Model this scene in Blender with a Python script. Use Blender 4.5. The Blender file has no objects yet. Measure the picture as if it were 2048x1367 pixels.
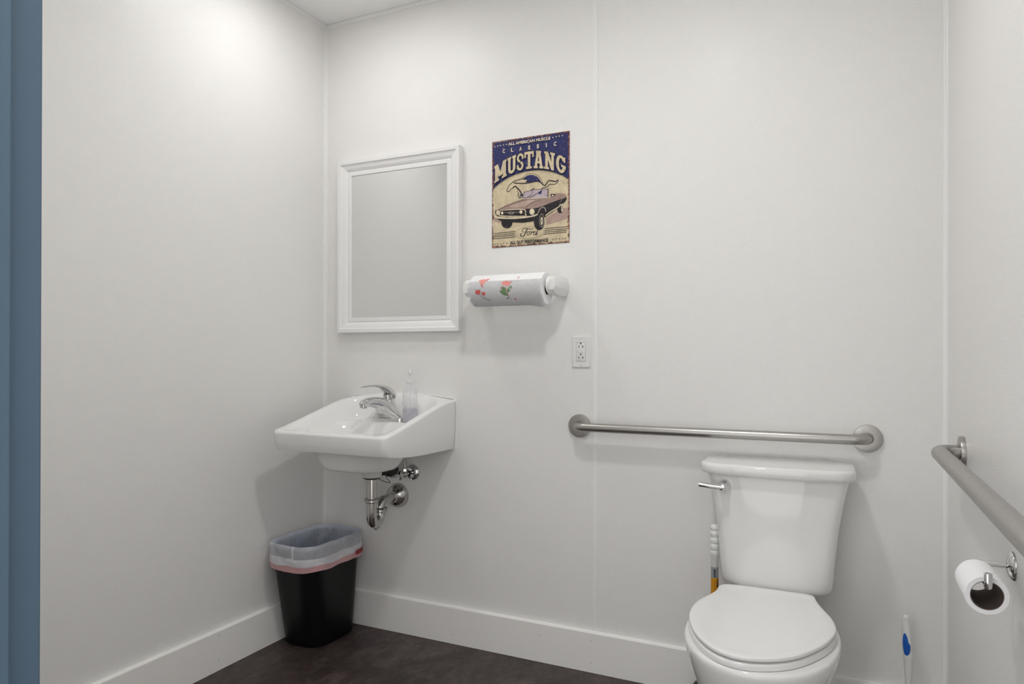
import bpy, bmesh, math, random
from mathutils import Vector, Matrix, noise
random.seed(7)
PI = math.pi
scene = bpy.context.scene
COL = scene.collection

# ------------------------------------------------------------------ camera
W, H, HB = 2.2893, 2.5434, 0.1395          # room width, ceiling height, baseboard height
D = 1.84                                    # room depth
F_PX, SHIFT_PX, YAW, PITCH, ROLL = 1385.15, 25.47, 25.456, 0.1365, 0.1287
cam_data = bpy.data.cameras.new('camera')
cam = bpy.data.objects.new('camera', cam_data)
COL.objects.link(cam)
cam_data.sensor_fit = 'HORIZONTAL'
cam_data.sensor_width = 36.0
cam_data.lens = F_PX * 36.0 / 2048.0
cam_data.shift_y = SHIFT_PX / 2048.0
cam_data.clip_start = 0.01
yw, pt, rl = map(math.radians, (YAW, PITCH, ROLL))
Fv = Vector((-math.sin(yw)*math.cos(pt), math.cos(yw)*math.cos(pt), math.sin(pt)))
Rv = Vector((math.cos(yw), math.sin(yw), 0)); Uv = Rv.cross(Fv)
R2 = Rv*math.cos(rl) + Uv*math.sin(rl); U2 = -Rv*math.sin(rl) + Uv*math.cos(rl)
M = Matrix.Identity(4)
for i in range(3):
    M[i][0], M[i][1], M[i][2] = R2[i], U2[i], -Fv[i]
M[0][3], M[1][3], M[2][3] = 2.01339, -2.35223, 1.11773
cam.matrix_world = M
scene.camera = cam

# ------------------------------------------------------------------ light
# two flush round downlights: (x, y, emission strength)
LAMPS = ((0.42, -0.52, 57.0), (1.50, -1.04, 154.0))
world = bpy.data.worlds.new('world'); scene.world = world
world.use_nodes = True
bg = world.node_tree.nodes['Background']
bg.inputs[0].default_value = (1.0, 0.992, 0.980, 1)
bg.inputs[1].default_value = 1.7           # light of the hallway behind the camera
scene.view_settings.view_transform = 'Standard'
scene.view_settings.look = 'None'
scene.view_settings.exposure = 0.0
scene.view_settings.gamma = 1.0
scene.view_settings.use_curve_mapping = False
scene.cycles.max_bounces = 14
scene.cycles.diffuse_bounces = 8
scene.cycles.glossy_bounces = 6
scene.cycles.transparent_max_bounces = 16
scene.cycles.transmission_bounces = 10
scene.cycles.sample_clamp_indirect = 6.0
scene.cycles.use_denoising = True

# ------------------------------------------------------------------ materials
def srgb(r, g, b):
    f = lambda c: (c/255/12.92) if c/255 <= .04045 else ((c/255+.055)/1.055)**2.4
    return (f(r), f(g), f(b), 1)
def new_mat(name):
    m = bpy.data.materials.new(name); m.use_nodes = True
    return m, m.node_tree.nodes, m.node_tree.links, m.node_tree.nodes['Principled BSDF']
def mat(name, col, rough=.5, metal=0., spec=.5, bump=None, coat=0., var=None, trans=0., ior=1.45, sss=0.):
    """bump=(scale, strength, distance); var=(scale, amount) slight colour mottling"""
    m, n, l, b = new_mat(name)
    b.inputs['Base Color'].default_value = col
    b.inputs['Roughness'].default_value = rough
    b.inputs['Metallic'].default_value = metal
    b.inputs['Specular IOR Level'].default_value = spec
    b.inputs['Coat Weight'].default_value = coat
    b.inputs['Coat Roughness'].default_value = .05
    b.inputs['Transmission Weight'].default_value = trans
    b.inputs['IOR'].default_value = ior
    tc = n.new('ShaderNodeTexCoord')
    if var:
        nz = n.new('ShaderNodeTexNoise'); nz.inputs['Scale'].default_value = var[0]; nz.inputs['Detail'].default_value = 4
        l.new(tc.outputs['Object'], nz.inputs['Vector'])
        mx = n.new('ShaderNodeMix'); mx.data_type = 'RGBA'
        mx.inputs[6].default_value = tuple(c*(1-var[1]) for c in col[:3])+(1,)
        mx.inputs[7].default_value = tuple(min(1, c*(1+var[1])) for c in col[:3])+(1,)
        l.new(nz.outputs['Fac'], mx.inputs[0]); l.new(mx.outputs[2], b.inputs['Base Color'])
    if bump:
        nz = n.new('ShaderNodeTexNoise'); nz.inputs['Scale'].default_value = bump[0]; nz.inputs['Detail'].default_value = 2
        l.new(tc.outputs['Object'], nz.inputs['Vector'])
        bp = n.new('ShaderNodeBump'); bp.inputs['Strength'].default_value = bump[1]; bp.inputs['Distance'].default_value = bump[2]
        l.new(nz.outputs['Fac'], bp.inputs['Height']); l.new(bp.outputs['Normal'], b.inputs['Normal'])
    return m

def wall_mat(name, col):
    # pebbled fibreglass panel: rounded little bumps, semi gloss
    m, n, l, b = new_mat(name)
    b.inputs['Roughness'].default_value = .30
    b.inputs['Specular IOR Level'].default_value = .42
    tc = n.new('ShaderNodeTexCoord')
    vo = n.new('ShaderNodeTexNoise'); vo.inputs["Scale"].default_value = 520; vo.inputs['Detail'].default_value = 1.5; vo.inputs['Roughness'].default_value = .45
    n2 = n.new('ShaderNodeTexNoise'); n2.inputs['Scale'].default_value = 5; n2.inputs['Detail'].default_value = 2
    mu = n.new('ShaderNodeMapRange'); mu.inputs[1].default_value = .38; mu.inputs[2].default_value = .66; mu.interpolation_type = 'SMOOTHSTEP'
    bp = n.new('ShaderNodeBump'); bp.inputs['Strength'].default_value = .5; bp.inputs['Distance'].default_value = .0009
    bp2 = n.new('ShaderNodeBump'); bp2.inputs['Strength'].default_value = .35; bp2.inputs['Distance'].default_value = .004
    l.new(tc.outputs['Object'], vo.inputs['Vector']); l.new(tc.outputs['Object'], n2.inputs['Vector'])
    l.new(vo.outputs['Fac'], mu.inputs[0]); l.new(mu.outputs[0], bp.inputs['Height'])
    l.new(n2.outputs['Fac'], bp2.inputs['Height']); l.new(bp2.outputs['Normal'], bp.inputs['Normal'])
    l.new(bp.outputs['Normal'], b.inputs['Normal'])
    cr = n.new('ShaderNodeMix'); cr.data_type = 'RGBA'
    cr.inputs[6].default_value = tuple(c*.97 for c in col[:3])+(1,); cr.inputs[7].default_value = col
    l.new(vo.outputs['Fac'], cr.inputs[0]); l.new(cr.outputs[2], b.inputs['Base Color'])
    return m

def floor_mat():
    m, n, l, b = new_mat('dark_stone_vinyl')
    tc = n.new('ShaderNodeTexCoord')
    oi = n.new('ShaderNodeObjectInfo')
    mp = n.new('ShaderNodeMapping'); mp.inputs['Scale'].default_value = (1.0, .55, 1)
    l.new(tc.outputs['Object'], mp.inputs['Vector'])
    ad = n.new('ShaderNodeVectorMath'); ad.operation = 'ADD'
    sc = n.new('ShaderNodeMath'); sc.operation = 'MULTIPLY'; sc.inputs[1].default_value = 30
    l.new(oi.outputs['Random'], sc.inputs[0]); l.new(mp.outputs[0], ad.inputs[0]); l.new(sc.outputs[0], ad.inputs[1])
    a = n.new('ShaderNodeTexNoise'); a.inputs['Scale'].default_value = 5.5; a.inputs['Detail'].default_value = 9; a.inputs['Roughness'].default_value = .68; a.inputs['Distortion'].default_value = .9
    c = n.new('ShaderNodeTexNoise'); c.inputs['Scale'].default_value = 38; c.inputs['Detail'].default_value = 8; c.inputs['Roughness'].default_value = .75
    w = n.new('ShaderNodeTexVoronoi'); w.inputs['Scale'].default_value = 260
    for q in (a, c, w): l.new(ad.outputs[0], q.inputs['Vector'])
    r1 = n.new('ShaderNodeValToRGB'); e = r1.color_ramp.elements
    e[0].position = .30; e[0].color = (.024, .0180, .0168, 1); e[1].position = .72; e[1].color = (.100, .080, .074, 1)
    k = e.new(.5); k.color = (.054, .040, .038, 1)
    r2 = n.new('ShaderNodeValToRGB'); e = r2.color_ramp.elements
    e[0].position = .38; e[0].color = (.55, .5, .5, 1); e[1].position = .70; e[1].color = (1.7, 1.62, 1.55, 1)
    mx = n.new('ShaderNodeMix'); mx.data_type = 'RGBA'; mx.blend_type = 'MULTIPLY'; mx.inputs[0].default_value = .85
    l.new(a.outputs['Fac'], r1.inputs[0]); l.new(c.outputs['Fac'], r2.inputs[0])
    l.new(r1.outputs[0], mx.inputs[6]); l.new(r2.outputs[0], mx.inputs[7]); l.new(mx.outputs[2], b.inputs['Base Color'])
    b.inputs['Roughness'].default_value = .48
    bp = n.new('ShaderNodeBump'); bp.inputs['Strength'].default_value = .25; bp.inputs['Distance'].default_value = .001
    l.new(c.outputs['Fac'], bp.inputs['Height']); l.new(bp.outputs['Normal'], b.inputs['Normal'])
    return m

def print_mat(name, col, rustiness=1.0):
    # printed tin: colour with pale scratches and flecks, rust creeping in from the sheet's edges
    m, n, l, b = new_mat(name)
    tc = n.new('ShaderNodeTexCoord'); sx = n.new('ShaderNodeSeparateXYZ'); l.new(tc.outputs['Object'], sx.inputs[0])
    def math_(op, a, c2=None, v=None):
        q = n.new('ShaderNodeMath'); q.operation = op
        l.new(a, q.inputs[0])
        if c2 is not None: l.new(c2, q.inputs[1])
        if v is not None: q.inputs[1].default_value = v
        return q.outputs[0]
    dx = math_('SUBTRACT', math_('ABSOLUTE', math_('SUBTRACT', sx.outputs[0], v=.157)), v=.157)
    dz = math_('SUBTRACT', math_('ABSOLUTE', math_('SUBTRACT', sx.outputs[2], v=.20175)), v=.20175)
    dd = math_('MAXIMUM', dx, dz)                                   # 0 at the edge, negative inside
    nz = n.new('ShaderNodeTexNoise'); nz.inputs['Scale'].default_value = 75; nz.inputs['Detail'].default_value = 6; nz.inputs['Roughness'].default_value = .7
    l.new(tc.outputs['Object'], nz.inputs['Vector'])
    s = math_('ADD', dd, math_('MULTIPLY', math_('SUBTRACT', nz.outputs['Fac'], v=.5), v=.034))
    mr = n.new('ShaderNodeMapRange'); mr.inputs[1].default_value = -.0065; mr.inputs[2].default_value = -.0025; l.new(s, mr.inputs[0])
    sp = n.new('ShaderNodeTexNoise'); sp.inputs['Scale'].default_value = 190; sp.inputs['Detail'].default_value = 3
    l.new(tc.outputs['Object'], sp.inputs['Vector'])
    fl = n.new('ShaderNodeMapRange'); fl.inputs[1].default_value = .66; fl.inputs[2].default_value = .72; l.new(sp.outputs['Fac'], fl.inputs[0])
    dk = n.new('ShaderNodeTexNoise'); dk.inputs['Scale'].default_value = 28; dk.inputs['Detail'].default_value = 8; dk.inputs['Roughness'].default_value = .75
    l.new(tc.outputs['Object'], dk.inputs['Vector'])
    dm = n.new('ShaderNodeMapRange'); dm.inputs[1].default_value = .3; dm.inputs[2].default_value = .7; dm.inputs[3].default_value = .72; dm.inputs[4].default_value = 1.12
    l.new(dk.outputs['Fac'], dm.inputs[0])
    m0 = n.new('ShaderNodeVectorMath'); m0.operation = 'SCALE'; m0.inputs[0].default_value = col[:3]; l.new(dm.outputs[0], m0.inputs['Scale'])
    m1 = n.new('ShaderNodeMix'); m1.data_type = 'RGBA'; l.new(m0.outputs[0], m1.inputs[6])
    lum = sum(col[:3])/3
    m1.inputs[7].default_value = srgb(190, 172, 140) if lum < .2 else srgb(120, 84, 60)
    l.new(math_('MULTIPLY', fl.outputs[0], v=.7), m1.inputs[0])
    rc = n.new('ShaderNodeValToRGB'); e = rc.color_ramp.elements
    e[0].position = .35; e[0].color = srgb(52, 24, 24); e[1].position = .72; e[1].color = srgb(214, 150, 110)
    k = e.new(.55); k.color = srgb(110, 52, 38)
    l.new(sp.outputs['Fac'], rc.inputs[0])
    m2 = n.new('ShaderNodeMix'); m2.data_type = 'RGBA'; l.new(m1.outputs[2], m2.inputs[6]); l.new(rc.outputs[0], m2.inputs[7]); l.new(mr.outputs[0], m2.inputs[0])
    l.new(m2.outputs[2], b.inputs['Base Color'])
    b.inputs['Roughness'].default_value = .55
    return m

def brushed_mat():
    m, n, l, b = new_mat('brushed_stainless')
    b.inputs['Metallic'].default_value = 1
    b.inputs['Roughness'].default_value = .34
    tc = n.new('ShaderNodeTexCoord'); mp = n.new('ShaderNodeMapping'); mp.inputs['Scale'].default_value = (30, 30, 400)
    nz = n.new('ShaderNodeTexNoise'); nz.inputs['Scale'].default_value = 3; nz.inputs['Detail'].default_value = 4
    l.new(tc.outputs['Object'], mp.inputs[0]); l.new(mp.outputs[0], nz.inputs['Vector'])
    cr = n.new('ShaderNodeValToRGB'); cr.color_ramp.elements[0].color = (.40, .388, .372, 1); cr.color_ramp.elements[1].color = (.47, .457, .44, 1)
    cr.color_ramp.elements[0].position = .3; cr.color_ramp.elements[1].position = .7
    l.new(nz.outputs['Fac'], cr.inputs[0]); l.new(cr.outputs[0], b.inputs['Base Color'])
    return m

def thin_plastic(name, col, clear, rough=.05, gloss=1.0, crumple=0):
    # thin clear film or wall: transparent mixed with a fresnel reflection and a little body colour
    m, n, l, b = new_mat(name)
    out = n['Material Output']
    tr = n.new('ShaderNodeBsdfTransparent'); tr.inputs[0].default_value = (1, 1, 1, 1)
    b.inputs['Base Color'].default_value = col; b.inputs['Roughness'].default_value = rough
    b.inputs['Specular IOR Level'].default_value = .5*gloss
    lw = n.new('ShaderNodeLayerWeight'); lw.inputs[0].default_value = .25
    mr = n.new('ShaderNodeMapRange'); mr.inputs[3].default_value = 1-clear; mr.inputs[4].default_value = min(1, 1-clear+.55)
    l.new(lw.outputs['Facing'], mr.inputs[0])
    nz = n.new('ShaderNodeTexNoise'); nz.inputs['Scale'].default_value = 30; nz.inputs['Detail'].default_value = 3
    tc = n.new('ShaderNodeTexCoord'); l.new(tc.outputs['Object'], nz.inputs['Vector'])
    ma = n.new('ShaderNodeMath'); ma.operation = 'MULTIPLY_ADD'; ma.inputs[1].default_value = .12; ma.use_clamp = True
    l.new(nz.outputs['Fac'], ma.inputs[0]); l.new(mr.outputs[0], ma.inputs[2])
    if crumple:
        cn = n.new('ShaderNodeTexNoise'); cn.inputs['Scale'].default_value = 15; cn.inputs['Detail'].default_value = 5; cn.inputs['Distortion'].default_value = .8
        l.new(tc.outputs['Object'], cn.inputs['Vector']); cb = n.new('ShaderNodeBump'); cb.inputs['Strength'].default_value = 1; cb.inputs['Distance'].default_value = crumple
        l.new(cn.outputs['Fac'], cb.inputs['Height']); l.new(cb.outputs['Normal'], b.inputs['Normal'])
        ma.inputs[1].default_value = .36; cm = n.new('ShaderNodeMath'); cm.operation = 'SUBTRACT'; cm.inputs[1].default_value = .15
        l.new(cn.outputs['Fac'], ma.inputs[0]); l.new(mr.outputs[0], cm.inputs[0]); l.new(cm.outputs[0], ma.inputs[2])
    mx = n.new('ShaderNodeMixShader'); l.new(ma.outputs[0], mx.inputs[0]); l.new(tr.outputs[0], mx.inputs[1]); l.new(b.outputs[0], mx.inputs[2])
    l.new(mx.outputs[0], out.inputs[0])
    return m

def paper_mat(name, emboss):
    m, n, l, b = new_mat(name)
    b.inputs['Base Color'].default_value = (.88, .88, .89, 1); b.inputs['Roughness'].default_value = .9; b.inputs['Specular IOR Level'].default_value = .15
    tc = n.new('ShaderNodeTexCoord')
    bp = n.new('ShaderNodeBump')
    if emboss:
        vo = n.new('ShaderNodeTexVoronoi'); vo.inputs['Scale'].default_value = 52
        l.new(tc.outputs['UV'], vo.inputs['Vector'])
        mu = n.new('ShaderNodeMath'); mu.operation = 'MULTIPLY'; mu.inputs[1].default_value = 36
        si = n.new('ShaderNodeMath'); si.operation = 'SINE'
        l.new(vo.outputs['Distance'], mu.inputs[0]); l.new(mu.outputs[0], si.inputs[0])
        bp.inputs['Strength'].default_value = .6; bp.inputs['Distance'].default_value = .0004
        l.new(si.outputs[0], bp.inputs['Height'])
    else:
        nz = n.new('ShaderNodeTexNoise'); nz.inputs['Scale'].default_value = 400; l.new(tc.outputs['Object'], nz.inputs['Vector'])
        bp.inputs['Strength'].default_value = .4; bp.inputs['Distance'].default_value = .0005; l.new(nz.outputs['Fac'], bp.inputs['Height'])
    l.new(bp.outputs['Normal'], b.inputs['Normal'])
    return m

WALLC = (.85, .842, .828, 1)
M_WALL = wall_mat('pebbled_wall_panel', WALLC)
M_STRIP = mat('vinyl_strip', (.84, .835, .825, 1), .35, bump=(40, .1, .001))
M_CEIL = mat('ceiling_white', (.93, .93, .925, 1), .7, bump=(120, .15, .001))
M_BASE = mat('baseboard_paint', (.89, .88, .86, 1), .38, var=(6, .015), bump=(14, .12, .002))
M_DENT = mat('nail_dent', (.62, .61, .60, 1), .6, var=(50, .05))
M_FLOOR = floor_mat()
M_SUB = mat('floor_underlay', (.012, .010, .010, 1), .8, var=(30, .2))
M_BLUE = mat('blue_door_paint', srgb(80, 100, 118), .42, var=(9, .04), bump=(90, .08, .0006))
M_CER = mat('white_porcelain', (.80, .80, .79, 1), .07, spec=.5, coat=.35, var=(3, .01))
M_CERD = mat('unglazed_porcelain', (.70, .69, .675, 1), .35, var=(5, .04))
M_SEAT = mat('white_seat_plastic', (.83, .825, .82, 1), .16, coat=.1, var=(3, .01))
M_CHROME = mat('chrome', (.70, .70, .70, 1), .06, 1, var=(20, .02))
M_CHROMED = mat('dulled_chrome', (.54, .53, .51, 1), .12, 1, var=(40, .12))
M_STEEL = brushed_mat()
M_BLACK = mat('black_rubber', (.010, .010, .010, 1), .5, var=(30, .1))
M_BIN = mat('black_bin_plastic', (.0035, .0035, .004, 1), .42, spec=.3, bump=(250, .12, .0005))
M_FRAME = mat('white_frame_paint', (.83, .825, .82, 1), .35, var=(8, .01))
M_MIRROR = mat('silvered_glass', (.80, .815, .80, 1), .015, 1, var=(2, .005))
M_PLATE = mat('white_device_plastic', (.78, .775, .76, 1), .28, var=(10, .01))
M_SLOT = mat('dark_slot', (.012, .012, .012, 1), .6, var=(50, .1))
M_PTOW = paper_mat('embossed_paper', True)
M_PAPER = paper_mat('soft_paper', False)
M_CARD = mat('brown_card', srgb(96, 84, 78), .85, var=(60, .12))
M_HOLD = mat('white_holder_plastic', (.80, .80, .79, 1), .3, var=(8, .01))
M_FRED = mat('printed_red', srgb(210, 100, 94), .9, var=(120, .12))
M_FPINK = mat('printed_coral', srgb(234, 156, 148), .9, var=(120, .1))
M_FGREEN = mat('printed_green', srgb(112, 142, 104), .9, var=(120, .12))
M_FSTEM = mat('printed_stem', srgb(92, 92, 92), .9, var=(120, .1))
M_BAG = thin_plastic('bag_film', (.70, .72, .78, 1), .52, .28, crumple=.008)
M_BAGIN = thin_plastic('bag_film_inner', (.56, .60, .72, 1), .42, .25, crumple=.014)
M_BAGHEM = thin_plastic('bag_hem', (.80, .80, .84, 1), .28, .3, crumple=.007)
M_PINK = thin_plastic('bag_drawstring', (.72, .42, .43, 1), .26, .35, crumple=.005)
M_CLEAR = thin_plastic('clear_bottle_plastic', (.80, .80, .84, 1), .90, .03)
M_PUMP = thin_plastic('frosted_pump_plastic', (.84, .84, .86, 1), .62, .12)
M_SOAP = thin_plastic('lilac_soap', (.56, .54, .64, 1), .62, .05)
M_INK = mat('dark_ink', srgb(50, 62, 96), .5, var=(90, .1))
M_INKR = mat('pale_red_ink', srgb(205, 170, 170), .5, var=(90, .1))
M_GRIP = mat('blue_rubber_grip', srgb(18, 88, 178), .4, bump=(300, .2, .0006))
M_ORANGE = mat('orange_label', srgb(205, 140, 22), .5, var=(60, .06))
M_LABELG = mat('grey_label', srgb(150, 155, 158), .5, var=(60, .06))
M_WPLAS = mat('white_moulded_plastic', (.76, .77, .76, 1), .32, var=(9, .02))
# ------------------------------------------------------------------ helpers
ORG = {}
def empty(name, loc, label=None, cat=None, group=None):
    o = bpy.data.objects.new(name, None); COL.objects.link(o); o.location = loc
    o.empty_display_size = .05
    ORG[o.name] = Vector(loc)
    if label: o['label'] = label
    if cat: o['category'] = cat
    if group: o['group'] = group
    return o
def obj(name, bm, m, parent=None, origin=None, smooth=True, label=None, cat=None, kind=None, angle=40):
    """bm is in world coordinates; links ONE mesh object"""
    org = Vector(origin) if origin is not None else (ORG[parent.name] if parent else Vector((0, 0, 0)))
    bmesh.ops.recalc_face_normals(bm, faces=bm.faces)
    if smooth:
        for f in bm.faces: f.smooth = True
        bm.normal_update()
        for e in bm.edges:
            if len(e.link_faces) == 2 and e.calc_face_angle(0) > math.radians(angle): e.smooth = False
    bmesh.ops.translate(bm, verts=bm.verts, vec=-org)
    me = bpy.data.meshes.new(name); bm.to_mesh(me); bm.free()
    for q in (m if isinstance(m, (list, tuple)) else [m]): me.materials.append(q)
    o = bpy.data.objects.new(name, me); COL.objects.link(o)
    ORG[o.name] = org
    if parent:
        o.parent = parent; o.location = org - ORG[parent.name]
    else:
        o.location = org
    if label: o['label'] = label
    if cat: o['category'] = cat
    if kind: o['kind'] = kind
    return o
def B(): return bmesh.new()
def box(bm, x0, x1, y0, y1, z0, z1, bevel=0, seg=2):
    r = bmesh.ops.create_cube(bm, size=1)
    for v in r['verts']:
        v.co = Vector((x0+(x1-x0)*(v.co.x+.5), y0+(y1-y0)*(v.co.y+.5), z0+(z1-z0)*(v.co.z+.5)))
    if bevel:
        es = list({e for v in r['verts'] for e in v.link_edges})
        bmesh.ops.bevel(bm, geom=es, offset=bevel, segments=seg, profile=.5, affect='EDGES')
    return bm
def bridge(bm, r0, r1, closed=True, mi=0):
    n = len(r0)
    for i in range(n if closed else n-1):
        j = (i+1) % n
        f = bm.faces.new((r0[i], r0[j], r1[j], r1[i])); f.material_index = mi
def loft(bm, rings, cap0=True, cap1=True, mi=0):
    vs = [[bm.verts.new(p) for p in r] for r in rings]
    for a, b in zip(vs, vs[1:]): bridge(bm, a, b, mi=mi)
    if cap0: bm.faces.new(list(reversed(vs[0]))).material_index = mi
    if cap1: bm.faces.new(vs[-1]).material_index = mi
    return vs
def frame_of(d, up=Vector((0, 0, 1))):
    d = d.normalized()
    if abs(d.dot(up)) > .98: up = Vector((1, 0, 0))
    a = up.cross(d).normalized(); return a, d.cross(a).normalized()
def lathe(bm, base, axis, prof, n=32, caps=(True, True), sq=(1, 1), mi=0):
    """prof: list of (distance along axis, radius)"""
    base = Vector(base); ax = Vector(axis).normalized(); a, b = frame_of(ax)
    rings = []
    for t, r in prof:
        rings.append([base+ax*t+(a*math.cos(2*PI*i/n)*sq[0]+b*math.sin(2*PI*i/n)*sq[1])*max(r, 1e-5) for i in range(n)])
    loft(bm, rings, caps[0], caps[1], mi)
    return bm
def smooth_path(pts, k=6):
    pts = [Vector(p) for p in pts]; out = []
    q = [pts[0]*2-pts[1]] + pts + [pts[-1]*2-pts[-2]]
    for i in range(1, len(q)-2):
        for j in range(k):
            t = j/k; p0, p1, p2, p3 = q[i-1], q[i], q[i+1], q[i+2]
            out.append(.5*((2*p1)+(p2-p0)*t+(2*p0-5*p1+4*p2-p3)*t*t+(3*p1-p0-3*p2+p3)*t**3))
    out.append(pts[-1]); return out
def tube(bm, pts, rad, n=20, caps=(True, True), sx=1.0, mi=0):
    pts = [Vector(p) for p in pts]; m_ = len(pts)
    if not isinstance(rad, (list, tuple)): rad = [rad]*m_
    elif len(rad) != m_:
        L = len(rad)-1; rad = [rad[int(i*L/(m_-1))] + (rad[min(L, int(i*L/(m_-1))+1)]-rad[int(i*L/(m_-1))])*((i*L/(m_-1)) % 1) for i in range(m_)]
    d0 = (pts[1]-pts[0]).normalized(); a, b = frame_of(d0); rings = []
    for i, p in enumerate(pts):
        d = (pts[min(i+1, m_-1)]-pts[max(i-1, 0)]).normalized()
        ax = d0.cross(d)
        if ax.length > 1e-6:
            R = Matrix.Rotation(d0.angle(d), 3, ax.normalized()); a = R @ a; b = R @ b
        d0 = d
        rings.append([p+(a*math.cos(2*PI*k/n)*sx+b*math.sin(2*PI*k/n))*rad[i] for k in range(n)])
    loft(bm, rings, *caps, mi=mi)
    return bm
def prism(bm, pts, z0, z1, axis='z', mi=0):
    def P(p, h):
        return Vector((p[0], p[1], h)) if axis == 'z' else Vector((p[0], h, p[1])) if axis == 'y' else Vector((h, p[0], p[1]))
    loft(bm, [[P(p, z0) for p in pts], [P(p, z1) for p in pts]], mi=mi)
    return bm
def rrect(cx, cy, hx, hy, r, n=6):
    out = []
    for k, (sx, sy) in enumerate(((1, 1), (-1, 1), (-1, -1), (1, -1))):
        for i in range(n+1):
            a = PI/2*(k+i/n); out.append((cx+sx*(hx-r)+r*math.cos(a), cy+sy*(hy-r)+r*math.sin(a)))
    return out
def sm(a, b, x):
    t = max(0, min(1, (x-a)/(b-a))); return t*t*(3-2*t)
def interp(tab, x):
    if x <= tab[0][0]: return tab[0][1]
    for (a, va), (b, vb) in zip(tab, tab[1:]):
        if x <= b: return va+(vb-va)*(x-a)/(b-a)
    return tab[-1][1]

# ------------------------------------------------------------------ room shell
T = .10
SX = 1.220                                   # seam of the wall panels
YF = -D                                      # inner face of the front wall
DX0, DX1, DH = 1.120, 2.150, 2.06            # door opening
ymap = -.0008
wb = obj('wall_back', box(B(), -T, W+T, .004, T, -.05, H+.05), M_STRIP, kind='structure', smooth=False)
obj('wall_panel', box(B(), 0, SX-.001, 0, .004, 0, H), M_WALL, wb, smooth=False)
obj('wall_panel', box(B(), SX+.001, W, 0, .004, 0, H), M_WALL, wb, smooth=False)
wl = obj('wall_left', box(B(), -T, -.004, YF-.15, 0.004, -.05, H+.05), M_STRIP, kind='structure', smooth=False)
obj('wall_panel', box(B(), -.004, 0, -1.219, 0, 0, H), M_WALL, wl, smooth=False)
obj('wall_panel', box(B(), -.004, 0, YF, -1.221, 0, H), M_WALL, wl, smooth=False)
wr = obj('wall_right', box(B(), W+.004, W+T, YF-.15, 0.004, -.05, H+.05), M_STRIP, kind='structure', smooth=False)
obj('wall_panel', box(B(), W, W+.004, -1.219, 0, 0, H), M_WALL, wr, smooth=False)
obj('wall_panel', box(B(), W, W+.004, YF, -1.221, 0, H), M_WALL, wr, smooth=False)
bm = B(); box(bm, 0, DX0-.03, YF-.12, YF, 0, H); box(bm, DX1+.03, W, YF-.12, YF, 0, H); box(bm, DX0-.03, DX1+.03, YF-.12, YF, DH+.03, H)
obj('wall_front', bm, M_WALL, kind='structure', smooth=False)
obj('ceiling', box(B(), -T, W+T, YF-.15, T, H, H+.06), M_CEIL, kind='structure', smooth=False)
fl = obj('floor', box(B(), -T, W+T, YF-.9, T, -.06, -.003), M_SUB, kind='structure', smooth=False)
tw, tl, k = .3047, .6095, 0
tile_me = {}
x = .4555-2*tw
while x < W:
    y = .0-(.31 if k % 2 else .0)+.3
    while y > YF-.9:
        x0, x1, y0, y1 = max(x, -.02)+.00012, min(x+tw, W+.02)-.00012, max(y-tl, YF-.9)+.00012, min(y, .02)-.00012
        if x1-x0 > .02 and y1-y0 > .02:
            obj('floor_tile', box(B(), x0, x1, y0, y1, -.003, 0), M_FLOOR, fl, origin=((x0+x1)/2, (y0+y1)/2, 0), smooth=False)
        y -= tl
    x += tw; k += 1
# baseboards, 14 cm tall, 18 mm thick, eased top edge, dented where the nails are
bt = .018
def base_prof(y): return
def board(name, a, b, inward):
    bm = B(); a = Vector(a); b = Vector(b); n_ = Vector(inward)
    prof = [(0, 0), (bt, 0), (bt, HB-.0015), (bt-.0015, HB), (0, HB)]
    loft(bm, [[p+n_*u+Vector((0, 0, v)) for u, v in prof] for p in (a, b)])
    return obj(name, bm, M_BASE, kind='structure', smooth=False)
bb = board('baseboard_back', (0, 0, .001), (W, 0, .001), (0, -1, 0))
bl = board('baseboard_left', (0, -bt, .001), (0, YF, .001), (1, 0, 0))
br = board('baseboard_right', (W, -bt, .001), (W, YF, .001), (-1, 0, 0))
def dent(parent, base, axis):
    obj('nail_dent', lathe(B(), base, axis, [(-.001, .0026), (.0004, .0024), (.0006, .0012)], 10), M_DENT, parent)
for x_, z_ in ((1.2133, .1128), (1.2142, .0352), (.6486, .1227), (.6499, .0366), (1.0142, .0983), (1.70, .11), (1.70, .036)):
    dent(bb, (x_, -bt, z_), (0, -1, 0))
for y_, z_ in ((-.5748, .1239), (-.5766, .0377), (-1.02, .12), (-1.02, .036)): dent(bl, (bt, y_, z_), (1, 0, 0))
# caulk bead on top of the boards
obj('caulk', tube(B(), [(0, -.002, HB+.001), (W, -.002, HB+.001)], .003, 8), M_BASE, bb)
obj('caulk', tube(B(), [(.002, -bt, HB+.001), (.002, YF, HB+.001)], .003, 8), M_BASE, bl)

# vinyl trim strips
def strip(name, build): return obj(name, build, M_STRIP, kind='structure', smooth=False)
# flat divider over the seam
bm = B(); prism(bm, [(SX-.0095, 0), (SX-.0085, -.0018), (SX, -.0028), (SX+.0085, -.0018), (SX+.0095, 0)], HB, H-.017, 'z'); strip('trim_1', bm)
# inside corners
bm = B(); prism(bm, [(0, 0), (.0105, 0), (.0100, -.0020), (.0030, -.0035), (.0022, -.0110), (0, -.0120)], HB, H-.0, 'z'); strip('trim_2', bm)
bm = B(); prism(bm, [(W, 0), (W-.0105, 0), (W-.0100, -.0020), (W-.0030, -.0035), (W-.0022, -.0110), (W, -.0120)], HB, H-.0, 'z'); strip('trim_3', bm)
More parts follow.
